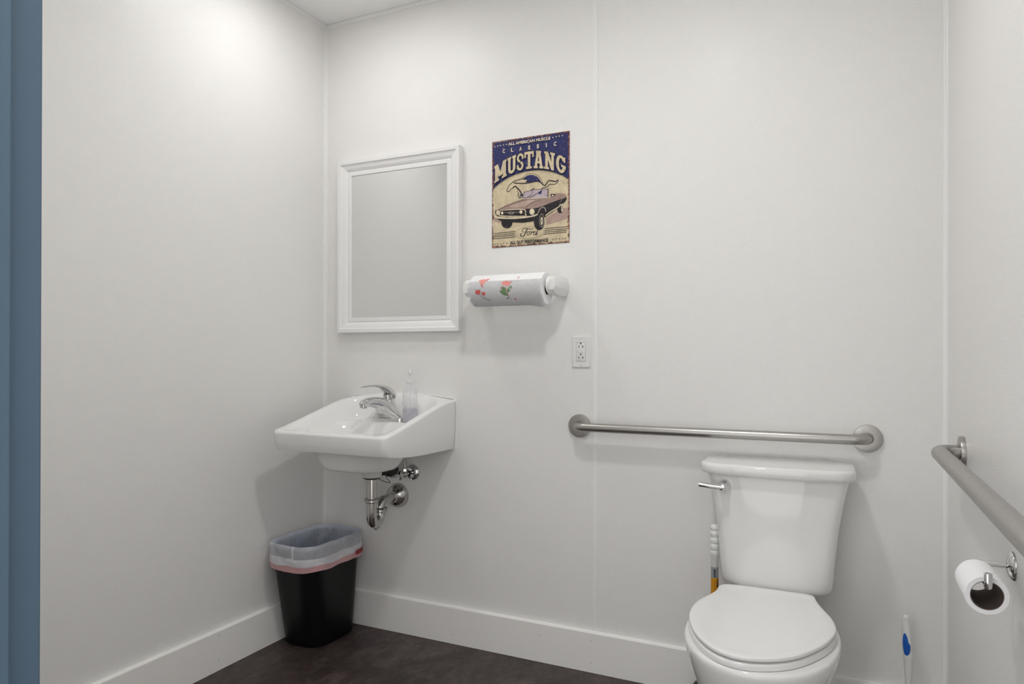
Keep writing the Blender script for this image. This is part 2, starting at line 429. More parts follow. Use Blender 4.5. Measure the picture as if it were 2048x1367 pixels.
# ceiling edge strips
def cstrip(name, a, b, inward):
    a = Vector(a); b = Vector(b); n_ = Vector(inward)
    prof = [(0, 0), (.0035, 0), (.004, -.001), (.004, -.0145), (.002, -.0165), (0, -.0165)]
    bm = B(); loft(bm, [[p+n_*u+Vector((0, 0, v)) for u, v in prof] for p in (a, b)]); strip(name, bm)
cstrip('trim_4', (.006, 0, H-.001), (W-.006, 0, H-.001), (0, -1, 0))
cstrip('trim_5', (0, -.006, H-.001), (0, YF, H-.001), (1, 0, 0))
cstrip('trim_6', (W, -.006, H-.001), (W, YF, H-.001), (-1, 0, 0))

# blue steel door frame round the opening the camera looks through
def jamb_prof(s, x0):
    # pressed steel section: faces, rabbet, stop; s=+1 opening lies towards +x
    y1 = YF+.012; y0 = YF-.132; r = .0435
    p = [(-.045, y1), (0, y1), (0, y1-r), (.016, y1-r), (.016, y0+r), (0, y0+r), (0, y0), (-.045, y0),
         (-.045, y0+.012), (-.012, y0+.012), (-.012, y1-.012), (-.045, y1-.012)]
    return [(x0+s*u, v) for u, v in p]
bm = B(); prism(bm, jamb_prof(1, DX0), 0, DH, 'z'); prism(bm, jamb_prof(-1, DX1), 0, DH, 'z')
hp = [(y, z) for z, y in jamb_prof(-1, DH)]
loft(bm, [[Vector((xx, y_, z_)) for y_, z_ in hp] for xx in (DX0-.045, DX1+.045)])
bmesh.ops.bevel(bm, geom=list(bm.edges), offset=.0028, segments=2, affect='EDGES')
obj('door_1', bm, M_BLUE, kind='structure')

# round flush downlights in the ceiling
for n_l, (lx, ly, st) in enumerate(LAMPS):
    md, _n, _l, _b = new_mat('lamp_diffuser')
    _b.inputs['Base Color'].default_value = (.9, .9, .9, 1)
    _b.inputs['Emission Color'].default_value = (1.0, .988, .968, 1); _b.inputs['Emission Strength'].default_value = st
    lamp = empty('ceiling_light', (lx, ly, H), ('round white flush downlight in the ceiling above the sink', 'round white flush downlight nearer the middle of the ceiling')[n_l], 'ceiling light')
    obj('trim_ring', lathe(B(), (lx, ly, H), (0, 0, -1), [(.0005, .100), (.006, .099), (.009, .094), (.0095, .084), (.006, .0825), (.0006, .0825)], 48, (False, False)), M_FRAME, lamp)
    obj('diffuser', lathe(B(), (lx, ly, H), (0, 0, -1), [(.0008, .082), (.0062, .0815), (.0075, .075), (.008, .04), (.0082, .001)], 48), md, lamp)

# ------------------------------------------------------------------ sink
SC = (.400, 0, .80)
sink = empty('sink', (.40, 0, .80), 'white porcelain wall-hung sink with raised back and drain below the mirror', 'sink')
HWX, YFR = .252, -.466
def sdf_rr(x, y, hx, y0, y1, rf, rb):
    """inward distance to a rectangle with front/back corner radii"""
    X = abs(x-.40); r = rf if y < (y0+y1)/2 else rb
    cy, hy = (y0+y1)/2, (y1-y0)/2
    qx, qy = X-(hx-r), abs(y-cy)-(hy-r)
    return r-(math.hypot(max(qx, 0), max(qy, 0))+min(max(qx, qy), 0))
CREST = [(-.466, .848), (-.40, .861), (-.32, .881), (-.25, .8995), (-.18, .918), (-.12, .933), (-.07, .9435), (-.03, .947), (0, .947)]
def top_z(x, y):
    X = x-.40
    zd = .849+.014*sm(-.40, -.13, y)
    zc = interp(CREST, y)+.020*max(0, 1-(X/.24)**2)*sm(-.12, -.04, y)
    d = sdf_rr(x, y, HWX, YFR-.3, 0, .11, .115)
    wd = .05+.02*sm(-.3, -.05, y)
    z = zd+(zc-zd)*(1-sm(.014, .014+wd, d))
    ex, ey = abs(X)/.200, abs(y+.275)/.136
    rho = (ex**2.4+ey**2.4)**(1/2.4)
    z -= .135*sm(1.06, .30, rho) if rho < 1.06 else 0
    return z
def sm2(a, b, v): return sm(min(a, b), max(a, b), v) if a < b else 1-sm(b, a, v)
def top_z(x, y, _s=sm):
    X = x-.40
    zd = .848+.016*sm(-.40, -.13, y)
    zc = interp(CREST, y)+.021*max(0, 1-(X/.24)**2)*sm(-.12, -.04, y)
    d = sdf_rr(x, y, HWX, YFR-.3, 0, .11, .115)
    wd = .042+.028*sm(-.3, -.05, y)
    z = zd+(zc-zd)*(1-sm(.019, .024+wd*1.15, d))
    ex, ey = abs(X)/.205, abs(y+.278)/.140
    rho = (ex**2.4+ey**2.4)**(1/2.4)
    if rho < 1.05: z -= .135*(1-sm(.28, 1.05, rho))
    de = sdf_rr(x, y, HWX, YFR, .0, .028, .006); re = .011 if y < -.012 else .004
    if de < re: z -= re-math.sqrt(max(0, re*re-(re-de)**2))
    return z
def outline_rr(hx, y0, y1, rf, rb, n=10):
    pts = []
    def seg(a, b, k): return [(a[0]+(b[0]-a[0])*i/k, a[1]+(b[1]-a[1])*i/k) for i in range(k)]
    c = [(.40+hx-rf, y0+rf, rf, -PI/2), (.40+hx-rb, y1-rb, rb, 0), (.40-hx+rb, y1-rb, rb, PI/2), (.40-hx+rf, y0+rf, rf, PI)]
    arcs = [[(cx+r*math.cos(a+PI/2*i/n), cy+r*math.sin(a+PI/2*i/n)) for i in range(n+1)] for cx, cy, r, a in c]
    for i, a in enumerate(arcs):
        pts += a[:-1]; nx = arcs[(i+1) % 4]; pts += seg(a[-1], nx[0], 40)
    return pts
bm = B()
O = outline_rr(HWX, YFR, 0, .028, .006)
cxy = (.40, -.265)
fr = [1, .9992, .998, .996, .993, .990, .986, .982, .977, .972, .966, .960, .954]+[.948-.008*i for i in range(92)]+[.20, .15, .1, .05]
rings = [[Vector((cxy[0]+(p[0]-cxy[0])*f, cxy[1]+(p[1]-cxy[1])*f, 0)) for p in O] for f in fr]
for r in rings:
    for v in r: v.z = top_z(v.x, v.y)
def zb(y): return interp([(-.466, .7795), (-.43, .7745), (-.38, .7675), (-.30, .762), (-.22, .759), (0, .7565)], y)
def ub(x, y):
    ex, ey = abs(x-.395)/.166, abs(y+.265)/.126
    rho = (ex**3+ey**3)**(1/3)
    zz = zb(y)+.004
    bottom = .699
    return zz+(bottom-zz)*(1-sm(.74, 1.08, rho)) if rho < 1.08 else zz
low = []
for f, dz, ins in ((0, .0, 0), (.5, 0, .003), (1, .006, .009), (1, 0, .013)):
    r = []
    for p, tp in zip(O, rings[0]):
        u, w_ = (p[0]-.40), p[1]-cxy[1]
        k_in = ins if p[1] > -.3 else ins+.0  # slight draft
        q = (p[0]-math.copysign(min(ins*.6, abs(u)), u), min(p[1]+ins*(1-sm(-.40, -.20, p[1])), 0))
        zt = tp.z; z0_ = zb(p[1])
        z = zt+(z0_+dz-zt)*f if f < 1 else z0_+dz
        r.append(Vector((q[0], q[1], z)))
    low.append(r)
low = low[1:]
und = []
for f in [.97-.03*i for i in range(30)]+[.05]:
    und.append([Vector((cxy[0]+(p.x-cxy[0])*f, cxy[1]+(p.y-cxy[1])*f, ub(cxy[0]+(p.x-cxy[0])*f, cxy[1]+(p.y-cxy[1])*f))) for p in low[-1]])
allr = list(reversed(rings)) + low + und
loft(bm, allr, True, True)
obj('basin', bm, M_CER, sink, angle=60)
DRX, DRY = .404, -.207
obj('drain_neck', lathe(B(), (DRX, DRY, .706), (0, 0, -1), [(0, .052), (.010, .046), (.022, .039), (.046, .0365)], 32), M_CERD, sink)
obj('rubber_gasket', lathe(B(), (DRX, DRY, .6605), (0, 0, -1), [(-.001, .026), (0, .034), (.003, .0345), (.006, .031), (.009, .024)], 32), M_BLACK, sink)
obj('pop_up_stopper', lathe(B(), (.40, -.278, .7155), (0, 0, 1), [(-.004, .024), (0, .0245), (.002, .019), (.006, .017), (.009, .012), (.010, .001)], 28), M_CHROME, sink)
obj('overflow_ring', lathe(B(), (.40, -.395, .795), (0, 1, .7), [(-.01, .011), (.001, .011), (.002, .009), (.0015, .007)], 20, (True, False)), M_CHROME, sink)
# bead of caulk where the sink meets the wall
obj('caulk', tube(B(), smooth_path([(.148, -.002, .758), (.147, -.002, .86), (.149, -.002, .944), (.21, -.002, .9575), (.30, -.002, .965), (.40, -.002, .969), (.50, -.002, .965), (.59, -.002, .9575), (.651, -.002, .944), (.653, -.002, .86), (.652, -.002, .758)], 5), .0018, 8), M_BASE, sink)

# ------------------------------------------------------------------ faucet
FX, FY, FZ = .404, -.100, .8635
fa = empty('faucet', (FX, FY, FZ), 'chrome single-lever faucet on the sink deck', 'faucet')
bm = B(); rr = rrect(FX, FY, .078, .026, .024, 8)
def insr(k, z, dx=0): return [Vector((FX+(p[0]-FX)*(1-k/.078), FY+(p[1]-FY)*(1-k/.026), z)) for p in rr]
loft(bm, [insr(0, FZ-.001), insr(0, FZ+.010), insr(.0015, FZ+.0145), insr(.006, FZ+.017), insr(.012, FZ+.0185)])
obj('base_plate', bm, M_CHROME, fa)
# skirted body: wide sections at the base sweeping up and forward into the spout
def sect(cx, cy, cz, hx, hd, tilt, n=28, e=2.0):
    out = []
    for i in range(n):
        a = 2*PI*i/n; c, s = math.cos(a), math.sin(a)
        u = math.copysign(abs(c)**(2/e), c)*hx; v = math.copysign(abs(s)**(2/e), s)*hd
        out.append(Vector((cx+u, cy+v*math.cos(tilt), cz+v*math.sin(tilt))))
    return out
S = [(-.104, .8755, .070, .0275, .0), (-.106, .882, .066, .0300, .02), (-.110, .890, .058, .033, .06), (-.117, .901, .048, .036, .20), (-.127, .912, .037, .036, .45), (-.141, .923, .029, .032, .80), (-.158, .9345, .023, .0245, 1.12), (-.184, .941, .021, .021, 1.38), (-.212, .9435, .0198, .0185, 1.6), (-.238, .9425, .019, .0165, 1.80), (-.257, .939, .0175, .0145, 2.05), (-.2675, .9355, .014, .0105, 2.2)]
bm = B(); loft(bm, [sect(FX, y, z, hx, hd, t, e=2.2) for y, z, hx, hd, t in S]); obj('spout', bm, M_CHROME, fa, angle=55)
obj('aerator', lathe(B(), (FX, -.256, .940), (0, -.28, -1), [(0, .0135), (.008, .0140), (.010, .0128), (.016, .0125), (.0175, .0105)], 28), M_CHROMED, fa)
# column behind the spout carrying the lever
bm = B(); loft(bm, [sect(FX, y, z, hx, hd, t) for y, z, hx, hd, t in [(-.096, .876, .064, .0225, 0), (-.096, .886, .048, .024, .02), (-.097, .900, .036, .026, .03), (-.099, .918, .028, .0265, .05), (-.101, .935, .0245, .0255, .1), (-.102, .947, .0235, .0245, .15), (-.102, .950, .0215, .0225, .15)]])
obj('body', bm, M_CHROME, fa, angle=55)
obj('cartridge_cap', lathe(B(), (FX, -.102, .948), (0, -.15, 1), [(0, .0205), (.006, .0205), (.007, .0190), (.022, .0185)], 28), M_CHROMED, fa)
hd_ = [(-.079, .950, .018, .006, -.3), (-.081, .962, .0220, .013, -.2), (-.093, .974, .0230, .0190, .35), (-.112, .9845, .0215, .0175, .8), (-.132, .9935, .0190, .0125, 1.15), (-.158, 1.001, .0150, .0075, 1.4), (-.188, 1.0045, .013, .0052, 1.52), (-.220, 1.005, .0118, .0042, 1.58), (-.250, 1.0035, .0105, .0036, 1.62), (-.266, 1.002, .0075, .0026, 1.64)]
bm = B(); loft(bm, [sect(FX, y, z, hx, hd2, t) for y, z, hx, hd2, t in hd_]); obj('lever_handle', bm, M_CHROME, fa, angle=55)
obj('temperature_dot', lathe(B(), (FX-.012, -.1345, .9245), (-.75, -.55, .3), [(-.002, .003), (.0102, .003), (.0105, .002)], 12), M_SLOT, fa)

# ------------------------------------------------------------------ soap bottle
bx, by, bz = .5045, -.100, .8640
bo = empty('soap_bottle', (bx, by, bz), 'clear pump bottle a third full of lilac soap beside the faucet', 'bottle')
bp_ = [(0, .028), (.002, .0315), (.005, .033), (.04, .0333), (.08, .0325), (.118, .0318), (.128, .0300), (.137, .0250), (.144, .0185), (.147, .0145), (.156, .0140)]
bm = B(); lathe(bm, (bx, by, bz), (0, 0, 1), bp_, 36, (True, False), sq=(1, .82)); obj('bottle_body', bm, M_CLEAR, bo)
obj('liquid_soap', lathe(B(), (bx, by, bz+.0015), (0, 0, 1), [(0, .026), (.002, .030), (.005, .0315), (.052, .0316), (.0525, .030)], 36, sq=(1, .82)), M_SOAP, bo)
obj('dip_tube', tube(B(), [(bx, by, bz+.15), (bx+.001, by, bz+.08), (bx+.006, by, bz+.008)], .0022, 8), M_PUMP, bo)
pu = obj('pump', lathe(B(), (bx, by, bz+.147), (0, 0, 1), [(0, .0150), (.001, .0158), (.013, .0158), (.016, .0135), (.018, .008), (.024, .0055), (.036, .0050), (.038, .0085), (.049, .0085), (.052, .0070), (.0535, .003)], 28), M_PUMP, bo)
obj('nozzle', tube(B(), smooth_path([(bx, by, bz+.194), (bx+.010, by-.014, bz+.196), (bx+.018, by-.026, bz+.192), (bx+.0195, by-.029, bz+.186)], 4), [.0052, .0045, .0038, .0032], 12), M_PUMP, pu)
# faded print on the front of the bottle
bm = B(); ang0 = -PI/2+.35
def onb(s, z, off=.0006):
    r = .0330+off; a = ang0+s/r; return Vector((bx+r*math.cos(a), by+r*.82*math.sin(a), bz+z))
def patch(bm, fn, s0, s1, z0, z1, k=3, mi=0):
    vs = [[bm.verts.new(fn(s0+(s1-s0)*i/k, z)) for z in (z0, z1)] for i in range(k+1)]
    for i in range(k): bm.faces.new((vs[i][0], vs[i+1][0], vs[i+1][1], vs[i][1])).material_index = mi
for i in range(9):
    a0, a1 = PI*.9+i*PI*1.2/9, PI*.9+(i+1)*PI*1.2/9
    p = [onb(-.012+r*math.cos(a), .034+r*.8*math.sin(a)) for a in (a0, a1) for r in (.0075, .0087)]
    bm.faces.new([bm.verts.new(q) for q in (p[0], p[1], p[3], p[2])])
for s0, w_, z in ((-.019, .003, .056), (-.014, .004, .058), (-.019, .002, .0655), (-.006, .002, .048)): patch(bm, onb, s0, s0+w_, z, z+.002)
patch(bm, onb, -.018, -.006, .014, .020, mi=1)
obj('faded_label_print', bm, [M_INK, M_INKR], bo, smooth=False)

# ------------------------------------------------------------------ drain trap and stop valves under the sink
tr = empty('drain_trap', (DRX, DRY, .45), 'chrome P-trap drain pipe running from the sink to the wall', 'drain pipe')
obj('tailpiece', lathe(B(), (DRX, DRY, .6555), (0, 0, -1), [(0, .027), (.003, .027), (.004, .0195), (.080, .0195)], 30), M_CHROMED, tr)
def slip_nut(name, base, ax, r=.0275):
    o = obj(name, lathe(B(), base, ax, [(0, .020), (.001, r-.001), (.004, r+.0015), (.006, r+.001), (.0065, r-.004), (.010, r-.0035), (.0105, r), (.014, r+.0005), (.0155, r-.002), (.019, .0205)], 30), M_CHROMED, tr)
slip_nut('slip_nut', (DRX, DRY, .581), (0, 0, -1))
yu = -.137; rU = (yu-DRY)/2; zU = .4570+.0200+rU
cyU = (yu+DRY)/2
path = [(DRX, DRY, .578), (DRX, DRY, .55), (DRX, DRY, .53), (DRX, DRY, zU)]
path += [(DRX-.012*(1-math.cos(PI*i/12))/2, cyU-rU*math.cos(PI*i/12), zU-rU*math.sin(PI*i/12)) for i in range(1, 12)]
path += [(DRX-.012, yu, zU), (DRX-.012, yu, zU+.004)]
obj('j_bend', tube(B(), path, .0200, 28), M_CHROMED, tr)
obj('cleanout_plug', lathe(B(), (DRX-.006, cyU+.004, zU-rU-.0165), (0, .05, -1), [(0, .013), (.004, .0135), (.005, .010), (.009, .010), (.010, .008)], 8), M_CHROMED, tr)
slip_nut('slip_nut', (DRX-.012, yu, zU+.018), (0, 0, -1), .0265)
zA = .5520
arm = [(DRX-.012, yu, zU+.006), (DRX-.0125, yu, zU+.010)]+[(DRX-.013-.008*i/8, yu+.034*(1-math.cos(PI/2*i/8)), zA-.034+.034*math.sin(PI/2*i/8)) for i in range(9)]+[(.383, -.05, zA+.0005), (.382, .002, zA)]
obj('trap_arm', tube(B(), arm, .0180, 28), M_CHROMED, tr)
obj('wall_flange', lathe(B(), (.382, .0, zA), (0, -1, 0), [(-.001, .050), (.003, .050), (.010, .0475), (.022, .043), (.031, .034), (.036, .026), (.040, .0225), (.048, .0220), (.050, .0185)], 40), M_CHROMED, tr)
obj('pivot_rod', tube(B(), smooth_path([(DRX, DRY+.028, .668), (DRX+.004, DRY+.055, .676), (DRX+.006, DRY+.085, .682)], 4), .0022, 8), M_BLACK, tr)
obj('lift_strap', tube(B(), smooth_path([(DRX+.024, DRY+.006, .654), (DRX+.038, DRY+.03, .640), (DRX+.052, DRY+.048, .634), (DRX+.036, DRY+.045, .652), (DRX+.034, DRY+.042, .668)], 4), .0012, 8), M_BLACK, tr)
obj('pivot_nut', lathe(B(), (DRX+.004, DRY+.035, .672), (.05, 1, .15), [(0, .009), (.004, .0105), (.018, .0105), (.02, .006)], 8), M_BLACK, tr)
def stop_valve(x, z, label, hx):
    v = empty('stop_valve', (x, 0, z), label, 'water valve')
    obj('wall_flange', lathe(B(), (x, 0, z), (0, -1, 0), [(-.001, .0325), (.002, .0325), (.006, .031), (.011, .026), (.014, .018), (.015, .0105)], 36), M_CHROME, v)
    obj('stub_pipe', tube(B(), [(x, -.012, z), (x, -.045, z)], .0082, 16), M_CHROMED, v)
    obj('compression_nut', lathe(B(), (x, -.030, z), (0, -1, 0), [(0, .0115), (.002, .013), (.013, .013), (.015, .010)], 6), M_BLACK, v)
    obj('valve_body', lathe(B(), (x, -.044, z), (0, -1, 0), [(0, .009), (.004, .0115), (.024, .0115), (.027, .008), (.034, .0055), (.042, .0055)], 20), M_CHROMED, v)
    b_ = B(); lathe(b_, (x, -.084, z), (0, -1, 0), [(0, .0075), (.001, .0175), (.006, .019), (.010, .0175), (.012, .009)], 28, sq=(.55, 1)); obj('oval_knob', b_, M_CHROMED, v)
    obj('outlet_nut', lathe(B(), (x, -.058, z+.009), (0, 0, 1), [(0, .0075), (.003, .0105), (.014, .0105), (.016, .007)], 6), M_CHROMED, v)
    obj('riser_hose', tube(B(), smooth_path([(x, -.058, z+.02), (x+hx*.3, -.060, z+.055), (x+hx, -.075, z+.125)], 6), .0055, 12), M_STEEL, v)
stop_valve(.4535, .6505, 'chrome shut-off valve right of the P-trap under the sink', -.012)
stop_valve(.352, .6505, 'chrome shut-off valve half hidden behind the sink drain', .02)
obj('black_lump', lathe(B(), (DRX+.010, DRY+.040, .666), (.30, 1, .12), [(0, .006), (.010, .009), (.022, .011), (.030, .018), (.042, .0215), (.066, .021), (.078, .014), (.082, .008)], 12), M_BLACK, tr)  # plain black lump behind the drain neck

# ------------------------------------------------------------------ mirror
mi_ = empty('mirror', (.385, 0, 1.215), 'white moulded-frame wall mirror above the sink', 'mirror')
mx0, mx1, mz0, mz1 = .0905, .6800, 1.2150, 1.9345
fp = [(0, -.001), (0, -.030), (.0015, -.0315), (.0150, -.0315), (.0158, -.0295), (.018, -.0270), (.023, -.0255), (.029, -.0245), (.036, -.0215), (.042, -.0170), (.045, -.0150), (.0462, -.0166), (.0480, -.0176), (.0610, -.0176), (.0620, -.0165), (.0620, -.001)]
def rail(a0, a1, horizontal, outer, sgn):
    """mitred moulding from a0 to a1 whose outer edge lies at outer; sgn points inwards"""
    bm = B(); rings = []
    for e, s in ((a0, 1), (a1, -1)):
        r = []
        for u, y in fp:
            p = e+s*u
            r.append(Vector((p, y, outer+sgn*u)) if horizontal else Vector((outer+sgn*u, y, p)))
        rings.append(r)
    loft(bm, rings); return obj('frame_rail', bm, M_FRAME, mi_, smooth=True, angle=25)
rails = [rail(mx0, mx1, True, mz1, -1), rail(mx0, mx1, True, mz0, 1), rail(mz0, mz1, False, mx0, 1), rail(mz0, mz1, False, mx1, -1)]
for r_, (xx, zz) in zip((rails[0], rails[0], rails[1], rails[1]), ((mx0+.018, mz1-.0075), (mx1-.018, mz1-.0075), (mx0+.018, mz0+.0075), (mx1-.018, mz0+.0075))):
    obj('brad_nail', lathe(B(), (xx, -.0312, zz), (0, -1, 0), [(-.001, .0011), (.0007, .0010)], 8), M_DENT, r_)
obj('mirror_glass', box(B(), mx0+.055, mx1-.055, -.0125, -.008, mz0+.055, mz1-.055), M_MIRROR, mi_, smooth=False)
obj('backing_board', box(B(), mx0+.004, mx1-.004, -.0075, -.0005, mz0+.004, mz1-.004), M_CARD, mi_, smooth=False)

# ------------------------------------------------------------------ tin sign
sg = empty('metal_sign', (.8095, 0, 1.5305), 'rusty-edged tin car sign in navy and cream beside the mirror', 'sign')
GX, GZ, SWD, SHT = .8095, 1.5305, .3140, .4035
P_BEIGE = print_mat('print_cream', srgb(212, 196, 164))
PC = dict(beige=P_BEIGE, cream=print_mat('print_pale_cream', srgb(228, 214, 186)), navy=print_mat('print_navy', srgb(28, 32, 94)),
          black=print_mat('print_black', srgb(24, 18, 24)), brown=print_mat('print_taupe', srgb(164, 138, 128)), brownlight=print_mat('print_light_taupe', srgb(188, 164, 150)),
          blackbrown=print_mat('print_umber', srgb(104, 82, 78)), lilac=print_mat('print_lilac', srgb(186, 172, 180)), grey=print_mat('print_grey', srgb(150, 136, 130)), mauve=print_mat('print_mauve', srgb(180, 152, 140)))
PN = list(PC)
obj('tin_sheet', box(B(), GX, GX+SWD, -.0028, -.0012, GZ, GZ+SHT, .0004, 1), P_BEIGE, sg, smooth=False)
art = B(); layer = [0]
def addface(pts, col):
    y = -.0028-.00004-.0000045*layer[0]; layer[0] += 1
    try:
        f = art.faces.new([art.verts.new((GX+min(max(u, .4), SWD*1000-.4)/1000, y, GZ+min(max(v, .4), SHT*1000-.4)/1000)) for u, v in pts])
        f.material_index = PN.index(col)
    except ValueError: pass
def ribbon(pts, w, col, taper=False):
    n = len(pts); L = []
    for i, p in enumerate(pts):
        a = pts[max(i-1, 0)]; b = pts[min(i+1, n-1)]; dx, dz = b[0]-a[0], b[1]-a[1]; q = math.hypot(dx, dz) or 1
        hw_ = w/2
        L.append(((p[0]-dz/q*hw_, p[1]+dx/q*hw_), (p[0]+dz/q*hw_, p[1]-dx/q*hw_)))
    for a, b in zip(L, L[1:]): addface([a[0], a[1], b[1], b[0]], col)
def spl(pts, k=4): return [(p.x, p.y) for p in smooth_path([(a, b, 0) for a, b in pts], k)]
def circ(c, rx, rz, n=40): return [(c[0]+rx*math.cos(2*PI*i/n), c[1]+rz*math.sin(2*PI*i/n)) for i in range(n)]
def star(c, r): return [(c[0]+(r if i % 2 == 0 else r*.4)*math.sin(PI*i/5), c[1]+(r if i % 2 == 0 else r*.4)*math.cos(PI*i/5)) for i in range(10)]
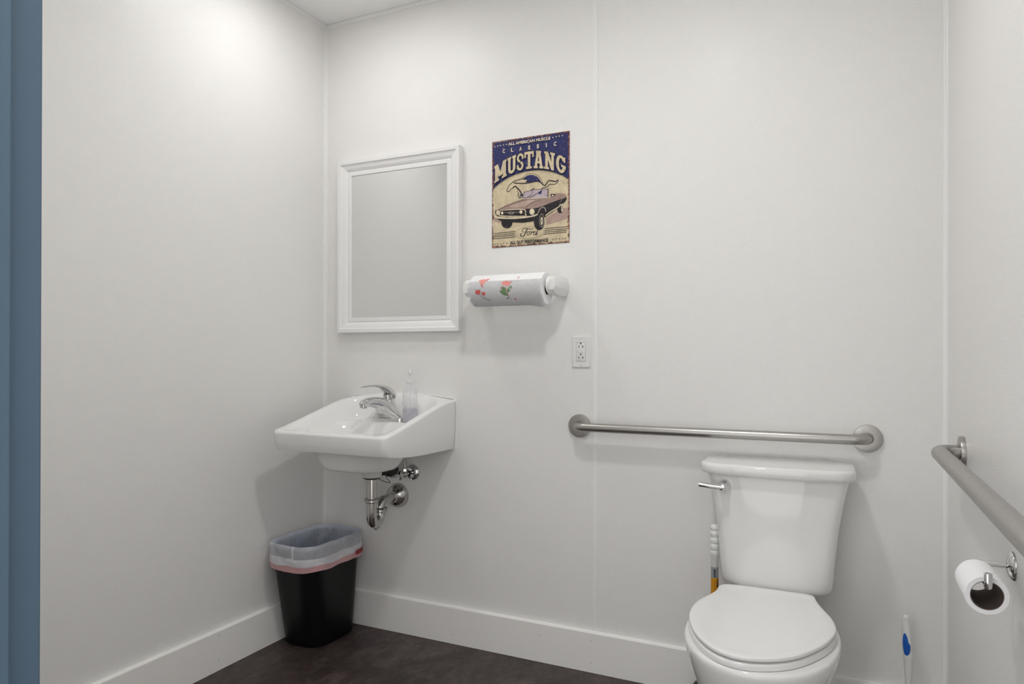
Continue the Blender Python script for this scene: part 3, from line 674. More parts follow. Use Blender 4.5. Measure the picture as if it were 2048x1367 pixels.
ART = [
('p','navy',0,[(-0.7,399.0),(313.5,405.2),(313.8,227.5),(304.3,235.0),(289.0,244.6),(273.5,251.7),(254.2,260.3),(234.7,266.5),(215.0,271.6),(195.3,274.9),(175.4,276.5),(155.4,276.9),(135.2,275.5),(115.0,272.6),(92.5,267.7),(69.9,261.3),(51.3,252.8),(32.5,242.9),(17.9,233.9),(3.1,223.4)]),
('p','mauve',0,[(220.4,96.0),(290.8,127.3),(310.2,123.6),(310.3,88.4),(268.9,76.9),(224.5,69.3)]),
('p','mauve',0,[(4.9,119.9),(22.4,108.7),(42.0,91.5),(24.6,92.9),(5.0,104.3)]),
('c','black',0,[(158.3,214.2),(52.0,0.0)]),
('c','beige',0,[(158.3,214.2),(50.3,0.0)]),
('c','navy',0,[(158.3,214.2),(46.5,0.0)]),
('p','beige',0,[(62.6,212.8),(67.9,224.2),(74.1,232.9),(83.1,237.5),(86.4,242.7),(90.5,239.7),(95.4,246.6),(99.5,243.9),(108.9,248.5),(115.0,247.1),(123.1,249.9),(131.3,247.9),(147.4,244.4),(141.4,234.3),(163.5,233.8),(183.5,236.1),(199.3,230.7),(211.2,220.4),(221.1,217.5),(230.8,229.2),(242.6,231.6),(258.1,225.6),(270.5,230.4),(268.2,222.3),(256.2,215.7),(236.7,217.7),(228.9,210.6),(211.2,208.4),(205.3,205.7),(195.5,189.2),(163.6,179.5),(135.5,186.0),(121.2,198.4),(113.1,210.3),(102.9,220.6),(96.7,225.0),(88.5,221.4),(78.2,216.5),(72.1,208.2),(65.1,208.1)]),
('p','beige',0,[(109.0,212.6),(123.3,194.5),(117.2,187.7),(120.1,180.1),(115.2,179.4),(110.3,190.3),(114.3,197.3)]),
('s','black',2.79,[(83.1,237.5),(74.1,232.9),(67.9,223.5),(62.6,212.8),(65.9,208.0),(72.5,208.1),(79.1,215.6),(88.5,220.6)]),
('s','black',4.79,[(88.5,220.6),(97.5,224.9),(103.7,219.1),(113.5,209.9),(123.3,195.6)]),
('s','black',2.79,[(83.1,237.5),(86.4,242.7),(90.5,239.7),(95.4,246.6),(99.5,243.9),(108.9,248.5),(115.0,247.1),(123.1,249.9),(132.1,247.8),(147.4,244.4),(141.8,235.0)]),
('s','black',3.99,[(92.6,237.3),(115.1,234.2),(131.3,231.7),(151.5,231.8),(171.5,233.7),(187.4,233.8),(201.3,228.0),(211.2,218.6),(219.9,215.9),(226.9,225.3),(234.7,231.3),(250.4,227.9),(260.1,225.4),(270.5,230.4)]),
('s','black',2.39,[(270.5,230.4),(268.2,222.3),(256.2,215.7),(236.7,217.7),(228.9,210.6),(211.2,207.7),(205.3,204.6)]),
('s','black',2.79,[(123.3,194.5),(117.2,187.7),(120.1,180.1),(114.4,179.5),(109.5,190.4),(113.5,198.1)]),
('s','black',2.39,[(177.6,209.3),(167.6,206.6),(157.6,200.3)]),
('s','black',3.19,[(205.3,204.6),(191.5,191.4),(171.6,182.4),(155.6,178.5)]),
('s','black',2.0,[(6.2,54.0),(98.2,55.3)]),
('s','black',2.0,[(6.2,46.6),(94.6,48.4)]),
('s','black',2.0,[(6.2,40.8),(94.6,41.9)]),
('s','black',2.0,[(6.2,33.9),(98.2,35.1)]),
('s','black',2.0,[(216.0,56.8),(308.8,57.4)]),
('s','black',2.0,[(217.4,49.9),(308.8,50.3)]),
('s','black',2.0,[(217.4,43.5),(304.8,44.0)]),
('s','black',2.0,[(213.4,36.6),(303.3,38.0)]),
('e','beige',0,[(156.05,47.1),(61.85,24.4)]),
('e','black',0,[(156.05,47.1),(59.35,21.9)]),
('e','beige',0,[(156.05,47.1),(58.35,20.9)]),
('s','black',3.72,[(126.3,45.5),(121.1,43.0),(121.1,37.3),(127.4,34.5),(134.7,37.2),(139.9,46.4),(144.5,56.6),(149.3,60.4)]),
('s','black',2.28,[(133.7,48.8),(128.4,53.0),(128.4,59.3),(134.7,63.0),(148.3,62.4),(161.8,58.7),(172.2,60.1)]),
('s','black',1.86,[(136.8,48.5),(152.5,51.2)]),
('s','black',2.9,[(160.8,37.2),(163.9,47.5),(161.8,50.5),(168.1,46.2),(172.2,49.7),(173.7,46.7)]),
('s','black',3.1,[(190.8,55.3),(185.7,42.1),(184.2,36.5),(188.8,36.5)]),
('s','black',2.28,[(156.6,49.0),(150.4,50.0),(146.6,45.0),(148.3,38.7),(153.5,38.7),(157.1,44.2),(156.2,49.0),(161.8,50.5)]),
('s','black',2.48,[(183.6,46.9),(177.4,48.0),(173.3,43.0),(174.3,37.6),(179.5,37.2),(184.6,44.0)]),
('p','brown',0,[(24.5,143.9),(33.2,148.6),(56.9,156.1),(91.1,164.5),(125.0,170.9),(154.3,172.9),(183.3,170.7),(232.4,165.4),(238.5,167.6),(244.5,180.2),(260.6,181.4),(280.7,180.7),(298.6,175.8),(303.0,167.0),(296.6,162.0),(280.7,156.1),(244.6,150.2),(214.1,141.7),(183.4,134.7),(141.8,135.0),(86.9,140.8),(46.2,142.5)]),
('p','brownlight',0,[(72.0,150.9),(120.8,163.7),(162.6,168.3),(193.6,164.4),(162.6,157.8),(141.8,146.4),(99.7,144.5)]),
('p','black',0,[(139.7,136.1),(183.4,134.7),(214.1,141.3),(244.6,149.8),(284.7,159.8),(303.0,164.8),(304.2,155.7),(296.7,147.2),(284.8,139.0),(268.8,127.4),(220.4,99.7),(187.6,96.8),(183.4,106.6),(141.9,110.2)]),
('p','black',0,[(13.6,141.5),(35.4,142.5),(134.5,136.6),(141.9,117.8),(137.7,107.7),(24.6,119.2),(14.7,128.8)]),
('p','black',0,[(20.2,111.8),(131.4,101.5),(175.2,104.5),(187.6,98.7),(179.4,88.0),(129.4,85.4),(67.8,92.9),(35.5,99.8)]),
('p','blackbrown',0,[(124.9,180.1),(135.0,200.1),(174.9,204.9),(233.3,202.0),(232.0,168.3),(154.3,171.9)]),
('p','lilac',0,[(129.6,180.4),(137.9,198.3),(176.0,202.5),(229.3,200.1),(227.9,170.9),(156.3,174.0)]),
('p','black',0,[(240.5,180.6),(250.6,181.5),(262.7,176.5),(250.6,171.2),(241.5,173.0)]),
('p','cream',0,[(244.5,175.5),(250.6,178.6),(254.6,175.4),(248.6,171.9)]),
('p','navy',0,[(191.5,191.1),(207.9,199.8),(203.8,185.1),(195.6,185.0)]),
('p','black',0,[(86.6,88.9),(86.1,84.3),(84.4,80.0),(81.6,76.3),(78.0,73.3),(73.6,71.2),(68.7,70.0),(63.6,69.9),(58.4,70.8),(53.5,72.7),(49.1,75.6),(45.4,79.2),(42.6,83.4),(40.8,87.9),(40.2,92.6),(40.8,97.2),(42.5,101.5),(45.3,105.3),(49.0,108.3),(53.4,110.4),(58.3,111.5),(63.5,111.6),(68.6,110.7),(73.5,108.7),(77.9,105.9),(81.6,102.3),(84.3,98.1),(86.0,93.6)]),
('p','black',0,[(217.1,82.1),(216.6,75.2),(215.1,68.8),(212.5,63.1),(209.2,58.4),(205.2,55.0),(200.7,53.1),(195.9,52.6),(191.2,53.8),(186.6,56.4),(182.5,60.5),(179.1,65.7),(176.6,71.8),(175.0,78.6),(174.4,85.6),(174.9,92.5),(176.5,99.0),(179.0,104.7),(182.4,109.4),(186.5,112.7),(191.0,114.7),(195.8,115.0),(200.5,113.8),(205.0,111.1),(209.1,107.1),(212.5,101.9),(215.0,95.8),(216.6,89.1)]),
('p','grey',0,[(216.7,86.8),(216.5,81.2),(215.7,75.9),(214.5,71.2),(212.9,67.3),(211.0,64.4),(208.8,62.7),(206.6,62.2),(204.3,63.0),(202.1,65.1),(200.2,68.3),(198.5,72.4),(197.3,77.4),(196.5,82.8),(196.2,88.5),(196.5,94.2),(197.2,99.5),(198.4,104.2),(200.1,108.1),(202.0,111.0),(204.2,112.7),(206.4,113.2),(208.7,112.3),(210.9,110.3),(212.8,107.1),(214.5,102.9),(215.7,98.0),(216.4,92.5)]),
('p','black',0,[(214.7,87.0),(214.5,82.1),(213.9,77.4),(212.9,73.3),(211.6,69.9),(210.1,67.3),(208.4,65.8),(206.5,65.4),(204.7,66.1),(203.0,67.9),(201.4,70.7),(200.1,74.3),(199.1,78.6),(198.5,83.4),(198.3,88.4),(198.5,93.3),(199.1,98.0),(200.1,102.1),(201.3,105.5),(202.9,108.1),(204.6,109.5),(206.4,110.0),(208.3,109.2),(210.0,107.4),(211.6,104.7),(212.9,101.0),(213.8,96.7),(214.5,92.0)]),
('p','cream',0,[(211.0,85.4),(210.9,82.1),(210.6,78.9),(210.0,76.1),(209.3,73.8),(208.5,72.0),(207.5,71.0),(206.5,70.7),(205.5,71.2),(204.6,72.3),(203.7,74.2),(203.0,76.7),(202.5,79.6),(202.1,82.8),(202.0,86.2),(202.1,89.5),(202.4,92.7),(203.0,95.5),(203.7,97.8),(204.5,99.6),(205.5,100.6),(206.5,100.9),(207.5,100.4),(208.4,99.2),(209.3,97.4),(210.0,94.9),(210.5,92.0),(210.9,88.8)]),
('p','black',0,[(208.1,85.7),(208.1,84.7),(208.0,83.9),(207.8,83.1),(207.5,82.5),(207.2,82.0),(206.9,81.7),(206.5,81.6),(206.1,81.8),(205.8,82.1),(205.5,82.6),(205.2,83.3),(205.0,84.1),(204.9,85.0),(204.9,85.9),(204.9,86.8),(205.0,87.7),(205.2,88.5),(205.5,89.1),(205.8,89.6),(206.1,89.9),(206.5,89.9),(206.9,89.8),(207.2,89.5),(207.5,89.0),(207.8,88.3),(208.0,87.5),(208.1,86.6)]),
('p','black',0,[(289.4,121.8),(289.1,118.6),(288.3,115.6),(287.0,113.0),(285.3,110.8),(283.2,109.3),(280.9,108.4),(278.4,108.2),(276.0,108.8),(273.7,110.1),(271.6,112.0),(269.8,114.5),(268.5,117.3),(267.7,120.5),(267.4,123.8),(267.7,127.0),(268.5,130.0),(269.8,132.6),(271.5,134.8),(273.6,136.3),(275.9,137.2),(278.4,137.3),(280.8,136.7),(283.1,135.4),(285.2,133.5),(287.0,131.1),(288.3,128.2),(289.1,125.1)]),
('p','cream',0,[(290.0,127.3),(289.9,123.9),(289.6,120.7),(289.2,117.9),(288.6,115.5),(288.0,113.8),(287.2,112.7),(286.4,112.4),(285.6,112.8),(284.8,114.0),(284.2,115.9),(283.6,118.4),(283.2,121.3),(282.9,124.6),(282.8,128.0),(282.9,131.4),(283.1,134.6),(283.5,137.4),(284.1,139.8),(284.8,141.6),(285.5,142.6),(286.3,142.9),(287.1,142.5),(287.9,141.3),(288.6,139.4),(289.2,136.9),(289.6,134.0),(289.9,130.7)]),
('p','black',0,[(287.8,127.5),(287.7,125.7),(287.6,123.9),(287.5,122.3),(287.3,121.0),(287.0,120.0),(286.7,119.5),(286.4,119.3),(286.1,119.5),(285.8,120.2),(285.5,121.2),(285.3,122.5),(285.1,124.1),(285.0,125.9),(285.0,127.8),(285.0,129.6),(285.1,131.4),(285.3,133.0),(285.5,134.3),(285.8,135.3),(286.0,135.8),(286.4,136.0),(286.7,135.8),(287.0,135.1),(287.2,134.1),(287.5,132.8),(287.6,131.2),(287.7,129.4)]),
('p','cream',0,[(33.4,131.4),(33.2,129.5),(32.7,127.6),(31.7,126.0),(30.5,124.7),(29.0,123.8),(27.4,123.2),(25.6,123.2),(23.9,123.5),(22.2,124.4),(20.8,125.5),(19.5,127.1),(18.6,128.9),(18.0,130.8),(17.8,132.8),(18.0,134.8),(18.5,136.6),(19.5,138.2),(20.7,139.5),(22.2,140.5),(23.9,141.0),(25.6,141.1),(27.3,140.7),(29.0,139.9),(30.5,138.7),(31.7,137.2),(32.7,135.4),(33.2,133.4)]),
('p','cream',0,[(48.8,128.6),(48.7,127.3),(48.3,126.1),(47.7,125.0),(46.9,124.2),(45.9,123.6),(44.8,123.2),(43.6,123.2),(42.5,123.4),(41.4,124.0),(40.4,124.7),(39.6,125.7),(38.9,126.9),(38.6,128.1),(38.4,129.5),(38.6,130.7),(38.9,131.9),(39.5,133.0),(40.4,133.8),(41.3,134.4),(42.4,134.8),(43.6,134.8),(44.8,134.6),(45.9,134.0),(46.8,133.3),(47.7,132.3),(48.3,131.1),(48.7,129.9)]),
('p','cream',0,[(128.4,125.7),(128.3,124.2),(127.8,122.9),(127.1,121.7),(126.1,120.8),(124.9,120.1),(123.5,119.7),(122.1,119.7),(120.7,120.0),(119.4,120.6),(118.2,121.5),(117.2,122.6),(116.4,123.9),(116.0,125.3),(115.8,126.8),(115.9,128.2),(116.4,129.5),(117.2,130.7),(118.2,131.6),(119.4,132.3),(120.7,132.7),(122.1,132.7),(123.5,132.4),(124.8,131.8),(126.0,130.9),(127.0,129.8),(127.8,128.5),(128.3,127.1)]),
('p','cream',0,[(177.6,122.3),(177.4,119.8),(176.6,117.4),(175.4,115.4),(173.7,113.7),(171.8,112.5),(169.6,111.9),(167.3,111.8),(165.0,112.3),(162.8,113.3),(160.8,114.8),(159.2,116.8),(157.9,119.1),(157.1,121.5),(156.9,124.1),(157.1,126.6),(157.9,129.0),(159.1,131.0),(160.8,132.7),(162.7,133.9),(164.9,134.5),(167.2,134.6),(169.5,134.1),(171.7,133.1),(173.7,131.5),(175.3,129.6),(176.6,127.3),(177.4,124.8)]),
('p','grey',0,[(94.8,124.7),(94.5,123.7),(93.5,122.7),(92.0,121.9),(89.9,121.3),(87.4,120.9),(84.6,120.8),(81.6,120.9),(78.7,121.3),(75.9,121.9),(73.4,122.7),(71.3,123.7),(69.7,124.8),(68.7,125.9),(68.4,127.0),(68.7,128.1),(69.7,129.1),(71.3,129.9),(73.4,130.5),(75.9,130.9),(78.7,131.0),(81.6,130.9),(84.6,130.5),(87.4,129.9),(89.9,129.1),(92.0,128.1),(93.5,127.0),(94.5,125.9)]),
('p','black',0,[(88.0,125.9),(87.9,125.3),(87.4,124.8),(86.6,124.4),(85.6,124.0),(84.4,123.8),(83.1,123.7),(81.6,123.8),(80.2,124.0),(78.9,124.3),(77.6,124.7),(76.6,125.2),(75.9,125.8),(75.4,126.4),(75.2,127.0),(75.4,127.6),(75.9,128.1),(76.6,128.6),(77.6,128.9),(78.8,129.1),(80.2,129.2),(81.6,129.2),(83.0,129.0),(84.4,128.7),(85.6,128.2),(86.6,127.7),(87.4,127.1),(87.9,126.5)]),
('s','cream',2.9,[(35.4,140.2),(131.8,134.7),(139.4,118.0),(135.6,109.4),(39.7,118.9),(32.8,127.2),(35.4,140.2)]),
('s','grey',2.07,[(49.4,129.3),(116.6,126.7)]),
('s','cream',4.97,[(11.1,118.4),(20.2,113.5),(41.9,109.8),(78.5,106.3),(120.9,104.3),(152.3,105.1),(173.1,107.5),(189.6,111.4)]),
('s','cream',3.52,[(221.4,104.3),(244.7,117.9),(274.8,132.4),(280.4,141.2)]),
('s','grey',4.55,[(190.6,113.6),(198.8,129.9),(210.1,136.0),(219.3,130.9),(223.4,118.3)]),
('s','grey',2.48,[(280.7,148.7),(288.7,160.6),(296.6,160.2)]),
('s','blackbrown',1.24,[(33.2,143.7),(67.7,156.1),(103.9,166.2),(141.7,169.3)]),
('s','blackbrown',1.24,[(141.8,137.8),(148.1,147.8),(173.0,158.8),(199.8,163.8)]),
('s','cream',2.48,[(118.6,175.7),(154.3,173.5),(232.4,169.2)]),
('s','black',1.66,[(141.7,176.0),(162.6,177.8),(179.1,184.7),(195.6,192.6),(205.8,199.1)]),
('s','blackbrown',1.66,[(167.7,201.0),(168.8,193.3),(160.5,184.7),(148.0,179.2)]),
('s','black',4.55,[(128.3,98.9),(132.5,87.1)]),
('*','cream',0,[(12.2,383.4),(3.6,0.0)]),
('*','cream',0,[(24.9,384.4),(3.6,0.0)]),
('*','cream',0,[(36.5,385.1),(3.6,0.0)]),
('*','cream',0,[(49.4,385.2),(3.6,0.0)]),
('*','cream',0,[(61.5,385.3),(3.6,0.0)]),
('*','cream',0,[(250.2,386.9),(3.6,0.0)]),
('*','cream',0,[(262.8,388.0),(3.6,0.0)]),
('*','cream',0,[(275.4,388.5),(3.6,0.0)]),
('*','cream',0,[(287.8,388.5),(3.6,0.0)]),
('*','black',0,[(14.0,12.0),(3.4,0.0)]),
('*','black',0,[(25.9,12.1),(3.4,0.0)]),
('*','black',0,[(38.9,12.8),(3.4,0.0)]),
('*','black',0,[(51.2,12.9),(3.4,0.0)]),
('*','black',0,[(63.7,12.9),(3.4,0.0)]),
('*','black',0,[(252.0,15.0),(3.4,0.0)]),
('*','black',0,[(264.0,15.3),(3.4,0.0)]),
('*','black',0,[(276.6,15.2),(3.4,0.0)]),
('*','black',0,[(289.0,15.4),(3.4,0.0)]),
('*','black',0,[(298.9,15.1),(3.4,0.0)]),
]

for kind, col, w_, pts in ART:
    if kind == 'p': addface(pts, col)
    elif kind == 'c': addface(circ(pts[0], pts[1][0], pts[1][0]), col)
    elif kind == 'e': addface(circ(pts[0], pts[1][0], pts[1][1]), col)
    elif kind == 's': ribbon(spl(pts) if len(pts) > 2 else pts, w_, col)
    elif kind == '*': addface(star(pts[0], pts[1][0]), col)
    layer[0] += 1
# dark rule along the arch between navy and cream
def arch(x, z0, k): return z0-k*(x-156)**2
ribbon([(u, v-.6) for u, v in ART[0][3][2:]], 2.2, 'black'); layer[0] += 1
# arched slab letters: unit shapes made of quads, s across and t up
def Q(*a): return [list(a)]
def bar(s0, s1, t0, t1): return [(s0, t0), (s1, t0), (s1, t1), (s0, t1)]
def diag(sa, ta, sb, tb, w): return [(sa-w/2, ta), (sa+w/2, ta), (sb+w/2, tb), (sb-w/2, tb)]
def ringarc(cx, cy, rx, ry, tx, ty, a0, a1, n=12):
    out = []
    for i in range(n):
        a, b = math.radians(a0+(a1-a0)*i/n), math.radians(a0+(a1-a0)*(i+1)/n)
        out.append([(cx+rx*math.cos(a), cy+ry*math.sin(a)), (cx+rx*math.cos(b), cy+ry*math.sin(b)), (cx+(rx-tx)*math.cos(b), cy+(ry-ty)*math.sin(b)), (cx+(rx-tx)*math.cos(a), cy+(ry-ty)*math.sin(a))])
    return out
h_ = .13
LET = {
 'M': [bar(.06, .30, 0, 1), bar(.70, .94, 0, 1), bar(0, .38, 0, h_), bar(.62, 1, 0, h_), bar(0, .22, 1-h_, 1), bar(.78, 1, 1-h_, 1), diag(.47, .22, .17, 1, .24), diag(.53, .22, .83, 1, .24)],
 'U': [bar(.08, .36, .3, 1), bar(.64, .92, .3, 1), bar(0, .44, 1-h_, 1), bar(.56, 1, 1-h_, 1)]+ringarc(.5, .3, .42, .30, .28, .17, 180, 360),
 'S': ringarc(.5, .735, .46, .265, .26, .14, 10, 265)+ringarc(.5, .265, .46, .265, .26, .14, -170, 85)+[bar(.74, .96, .64, .86), bar(.04, .26, .14, .36)],
 'T': [bar(.36, .64, 0, 1), bar(0, 1, 1-h_*1.1, 1), bar(0, .16, .66, 1), bar(.84, 1, .66, 1), bar(.20, .80, 0, h_)],
 'A': [diag(.20, 0, .44, 1, .24), diag(.80, 0, .56, 1, .24), bar(.28, .74, .28, .42), bar(0, .42, 0, h_), bar(.58, 1, 0, h_), bar(.24, .76, 1-h_, 1)],
 'N': [bar(.10, .34, 0, 1), bar(.66, .90, 0, 1), diag(.78, 0, .22, 1, .26), bar(0, .44, 0, h_), bar(.56, 1, 1-h_, 1), bar(0, .3, 1-h_, 1)],
 'G': ringarc(.5, .5, .5, .5, .30, .16, 35, 325, 22)+[bar(.70, .98, .26, .46), bar(.54, 1, .36, .48), bar(.76, .95, .66, .94)]}
CELL = [('M', 11, 63), ('U', 66.5, 102), ('S', 104.5, 134), ('T', 136.5, 174.5), ('A', 174, 213.5), ('N', 216.5, 259), ('G', 263, 301)]
for grow, col in ((1.5, 'black'), (0, 'beige')):
    for ch, xa, xb in CELL:
        for poly in LET[ch]:
            c_ = (sum(p[0] for p in poly)/4, sum(p[1] for p in poly)/4); out = []
            for s, t in poly:
                x = xa+(xb-xa)*s; zt = 347.5-.00188*(x-156)**2; z0_ = 283.5-.00188*(x-156)**2
                z = z0_+(zt-z0_)*t
                cx_ = xa+(xb-xa)*c_[0]; cz_ = z0_+(zt-z0_)*c_[1]
                if grow: x += grow*(1 if x > cx_ else -1); z += grow*(1 if z > cz_ else -1)
                out.append((x, z))
            addface(out, col)
    layer[0] += 1
# small lettering from the built-in sans face, condensed
def lettering(txt, x0, x1, z0, z1, col):
    cu = bpy.data.curves.new('lettering', 'FONT'); cu.body = txt; cu.offset = .036; cu.resolution_u = 2
    o = bpy.data.objects.new('lettering', cu); COL.objects.link(o)
    bpy.context.view_layer.update()
    me = bpy.data.meshes.new_from_object(o.evaluated_get(bpy.context.evaluated_depsgraph_get()))
    bpy.data.objects.remove(o)
    xs = [v.co.x for v in me.vertices]; ys = [v.co.y for v in me.vertices]
    y = -.0028-.00004-.0000045*layer[0]
    vm = [art.verts.new((GX+(x0+(x1-x0)*(v.co.x-min(xs))/(max(xs)-min(xs)))/1000, y, GZ+(z0+(z1-z0)*(v.co.y-min(ys))/(max(ys)-min(ys)))/1000)) for v in me.vertices]
    for p in me.polygons:
        try: art.faces.new([vm[i] for i in p.vertices]).material_index = PN.index(col)
        except ValueError: pass
    bpy.data.meshes.remove(me)
lettering('ALL AMERICAN MUSCLE', 70, 240.5, 380, 391.3, 'cream')
lettering('ALL OUT PERFORMANCE', 77.5, 233, 7.2, 20, 'black')
for ch, x in zip('CLASSIC', (51, 86.4, 120.5, 156, 191.2, 225, 259.3)):
    hw_ = 1.6 if ch == 'I' else 5.2
    lettering(ch, x-hw_, x+hw_, 354.5, 369.5, 'cream')
layer[0] += 1
obj('printed_face', art, [PC[k] for k in PN], sg, smooth=False)

# ------------------------------------------------------------------ paper towel holder and roll
RX0, RX1, RY, RZ, RR = .796, 1.079, -.104, 1.357, .0570
HZ = RZ+.0115
ph = empty('paper_towel_holder', (.94, 0, RZ), 'white plastic wall bracket holding the paper towels under the sign', 'towel holder')
def arm_(x_in, x_out):
    bm = B(); rings = []
    for y, hz, k in ((-.0005, .0335, .95), (-.040, .0365, 1), (-.070, .0355, 1), (-.112, .0300, .9), (-.1285, .0190, .7)):
        cz = HZ; cxm = (x_in+x_out)/2; hx = (x_out-x_in)/2*k
        pts = [(hx, hz*.30), (hx*.35, hz), (-hx, hz), (-hx, -hz), (hx*.35, -hz), (hx, -hz*.30)]
        if x_out < .9: pts = [(-a, b) for a, b in pts]
        rings.append([Vector((cxm+a, y, cz+b)) for a, b in pts])
    loft(bm, rings); bmesh.ops.bevel(bm, geom=list(bm.edges), offset=.0012, segments=1, affect='EDGES')
    return obj('bracket_arm', bm, M_HOLD, ph, angle=14)
arm_(1.092, 1.124); arm_(.748, .780)
obj('hub', lathe(B(), (1.094, RY, HZ), (-1, 0, 0), [(-.003, .029), (.001, .0315), (.008, .0315), (.0105, .0285), (.0115, .0092), (.030, .0090), (.031, .007)], 32), M_HOLD, ph)
obj('hub', lathe(B(), (.778, RY, HZ), (1, 0, 0), [(-.003, .029), (.001, .0315), (.008, .0315), (.0105, .0285), (.0115, .0092), (.034, .0090), (.035, .007)], 32), M_HOLD, ph)
ro = empty('paper_towel_roll', (.94, RY, RZ), 'roll of white paper towels printed with red flowers', 'paper towels')
def cyl_pt(x, a, r=RR): return Vector((x, RY-r*math.cos(a), RZ+r*math.sin(a)))   # a=0 faces the room, PI/2 up
bm = B(); uvl = bm.loops.layers.uv.new('uv'); n = 72
# slightly squashed spiral roll
rad = lambda a: RR*(1+.012*math.sin(2*a+.6)+.006*math.sin(5*a))
ro_rings = []
for x in (RX0, RX0+.002, RX1-.002, RX1):
    k = .975 if x in (RX0, RX1) else 1
    ro_rings.append([bm.verts.new(cyl_pt(x, 2*PI*i/n, rad(2*PI*i/n)*k)) for i in range(n)])
inn = [[bm.verts.new(cyl_pt(x, 2*PI*i/n, .0225)) for i in range(n)] for x in (RX0, RX1)]
bridge(bm, inn[0], ro_rings[0])
for a, b in zip(ro_rings, ro_rings[1:]): bridge(bm, a, b)
bridge(bm, ro_rings[-1], inn[1]); bridge(bm, inn[1], inn[0])
for f in bm.faces:
    ii = [math.atan2(v.co.z-RZ, -(v.co.y-RY)) for v in f.verts]
    if max(ii)-min(ii) > PI: ii = [q+2*PI if q < 0 else q for q in ii]
    for lp, q in zip(f.loops, ii): lp[uvl].uv = (lp.vert.co.x, q*RR)
bm.normal_update()
for f in bm.faces:
    if abs(f.normal.x) > .6: f.material_index = 1
obj('towel_roll', bm, [M_PTOW, M_PAPER], ro, angle=50)
obj('cardboard_core', lathe(B(), (RX0+.001, RY, RZ), (1, 0, 0), [(0, .0225), (.281, .0225), (.281, .0208), (0, .0208), (0, .0225)], 32, (False, False)), M_CARD, ro)
# loose outer sheet: perforation edge above the front, hem flapping out at the right end
bm = B(); uvl = bm.loops.layers.uv.new('uv')
def flap(x, t):
    """t 0..1 from the torn edge (upper front) down round the underside"""
    a = .52-2.15*t; xr = (x-RX0)/(RX1-RX0)
    r = rad(a)+.0009+.004*max(0, xr-.80)/.2*max(0, t-.3)
    p = cyl_pt(x, a, r)
    if t > .62: p.z -= (t-.62)*.020*sm(.72, 1, xr); p.y -= (t-.62)*.02*sm(.72, 1, xr)
    return p
nx, nt = 40, 30
g = [[bm.verts.new(flap(RX0-.001+(RX1-RX0+.006)*i/nx, j/nt)) for j in range(nt+1)] for i in range(nx+1)]
for i in range(nx):
    for j in range(nt):
        f = bm.faces.new((g[i][j], g[i+1][j], g[i+1][j+1], g[i][j+1]))
        for lp, (a_, b_) in zip(f.loops, ((i, j), (i+1, j), (i+1, j+1), (i, j+1))): lp[uvl].uv = (RX0+(RX1-RX0)*a_/nx, (.52-2.15*b_/nt)*RR)
bmesh.ops.solidify(bm, geom=list(bm.faces), thickness=.0005)
obj('loose_sheet', bm, M_PTOW, ro, angle=60)
# flower print wrapped on the sheet: u along the roll (m from its left end), v up the front (m, 0 = front middle)
bm = B()
def wrap(u, v, off):
    a = v/RR; x = RX0+u; xr = u/(RX1-RX0)
    return cyl_pt(x, a, rad(a)+(.0009 if a < .52 else 0)+off)
def petal(cu, cv, ang, L, w_, mi, off=.0006, tip=1.0):
    ca, sa = math.cos(ang), math.sin(ang)
    P_ = [(0, -.12), (.25, -.5), (.6, -.48), (.85, -.25*tip), (1, 0), (.85, .25*tip), (.6, .48), (.25, .5), (0, .12)]
    f = bm.faces.new([bm.verts.new(wrap(cu+ca*a*L-sa*b*w_, cv+sa*a*L+ca*b*w_, off)) for a, b in P_]); f.material_index = mi
def stem(pts, w_, mi, off=.0006):
    pts = spl(pts, 4)
    for (a, b), (c, d) in zip(pts, pts[1:]):
        q = math.hypot(c-a, d-b) or 1; ox, oz = -(d-b)/q*w_/2, (c-a)/q*w_/2
        f = bm.faces.new([bm.verts.new(wrap(*p, off)) for p in ((a-ox, b-oz), (a+ox, b+oz), (c+ox, d+oz), (c-ox, d-oz))]); f.material_index = mi
R_ = math.radians
# left cluster of two red tulips with grey stems
for cu, cv, L, n_ in ((.040, -.017, .021, 5), (.061, -.0205, .015, 5)):
    for i in range(n_): petal(cu, cv, R_(50+22*i+(8 if cu < .05 else 0)), L*(.85+.15*(i % 2)), .008*L/.021, 0, tip=.3)
    petal(cu-.004, cv-.001, R_(75), L*.6, L*.6, 0)
stem([(.043, -.018), (.054, -.030), (.070, -.040), (.082, -.046)], .0013, 3)
stem([(.062, -.021), (.066, -.031), (.076, -.037), (.083, -.041)], .0013, 3)
obj('tulip_print', bm, [M_FRED, M_FPINK, M_FGREEN, M_FSTEM], ro, smooth=False); bm = B()
# upper coral blossom
for i in range(6): petal(.055, .029, R_(12+60*i), .014, .0095, 1)
petal(.060, .031, R_(28), .022, .010, 1); petal(.053, .028, R_(150), .018, .010, 1); petal(.055, .026, R_(268), .016, .007, 1)
for i in range(5): petal(.055, .018-.002*i, R_(200+34*i), .006, .003, 0, .0008)
obj('blossom_print', bm, [M_FRED, M_FPINK, M_FGREEN, M_FSTEM], ro, smooth=False); bm = B()
for i in range(5): petal(.150, .011, R_(20+28*i*1.15), .022 if i in (0, 4) else .017, .011, 1)
for dx in (-.012, -.004, .004, .012, .020): petal(.150+dx, .020, R_(80), .005, .004, 0, .0008)
stem([(.151, .010), (.152, -.004), (.156, -.018), (.160, -.030)], .0016, 1)
petal(.156, -.024, R_(152), .036, .013, 2); petal(.153, -.010, R_(140), .026, .012, 2); petal(.154, -.015, R_(50), .031, .011, 2); petal(.150, -.022, R_(125), .034, .009, 2)
stem([(.155, -.016), (.158, -.030), (.164, -.038)], .0015, 3); petal(.155, -.034, R_(200), .006, .006, 3)
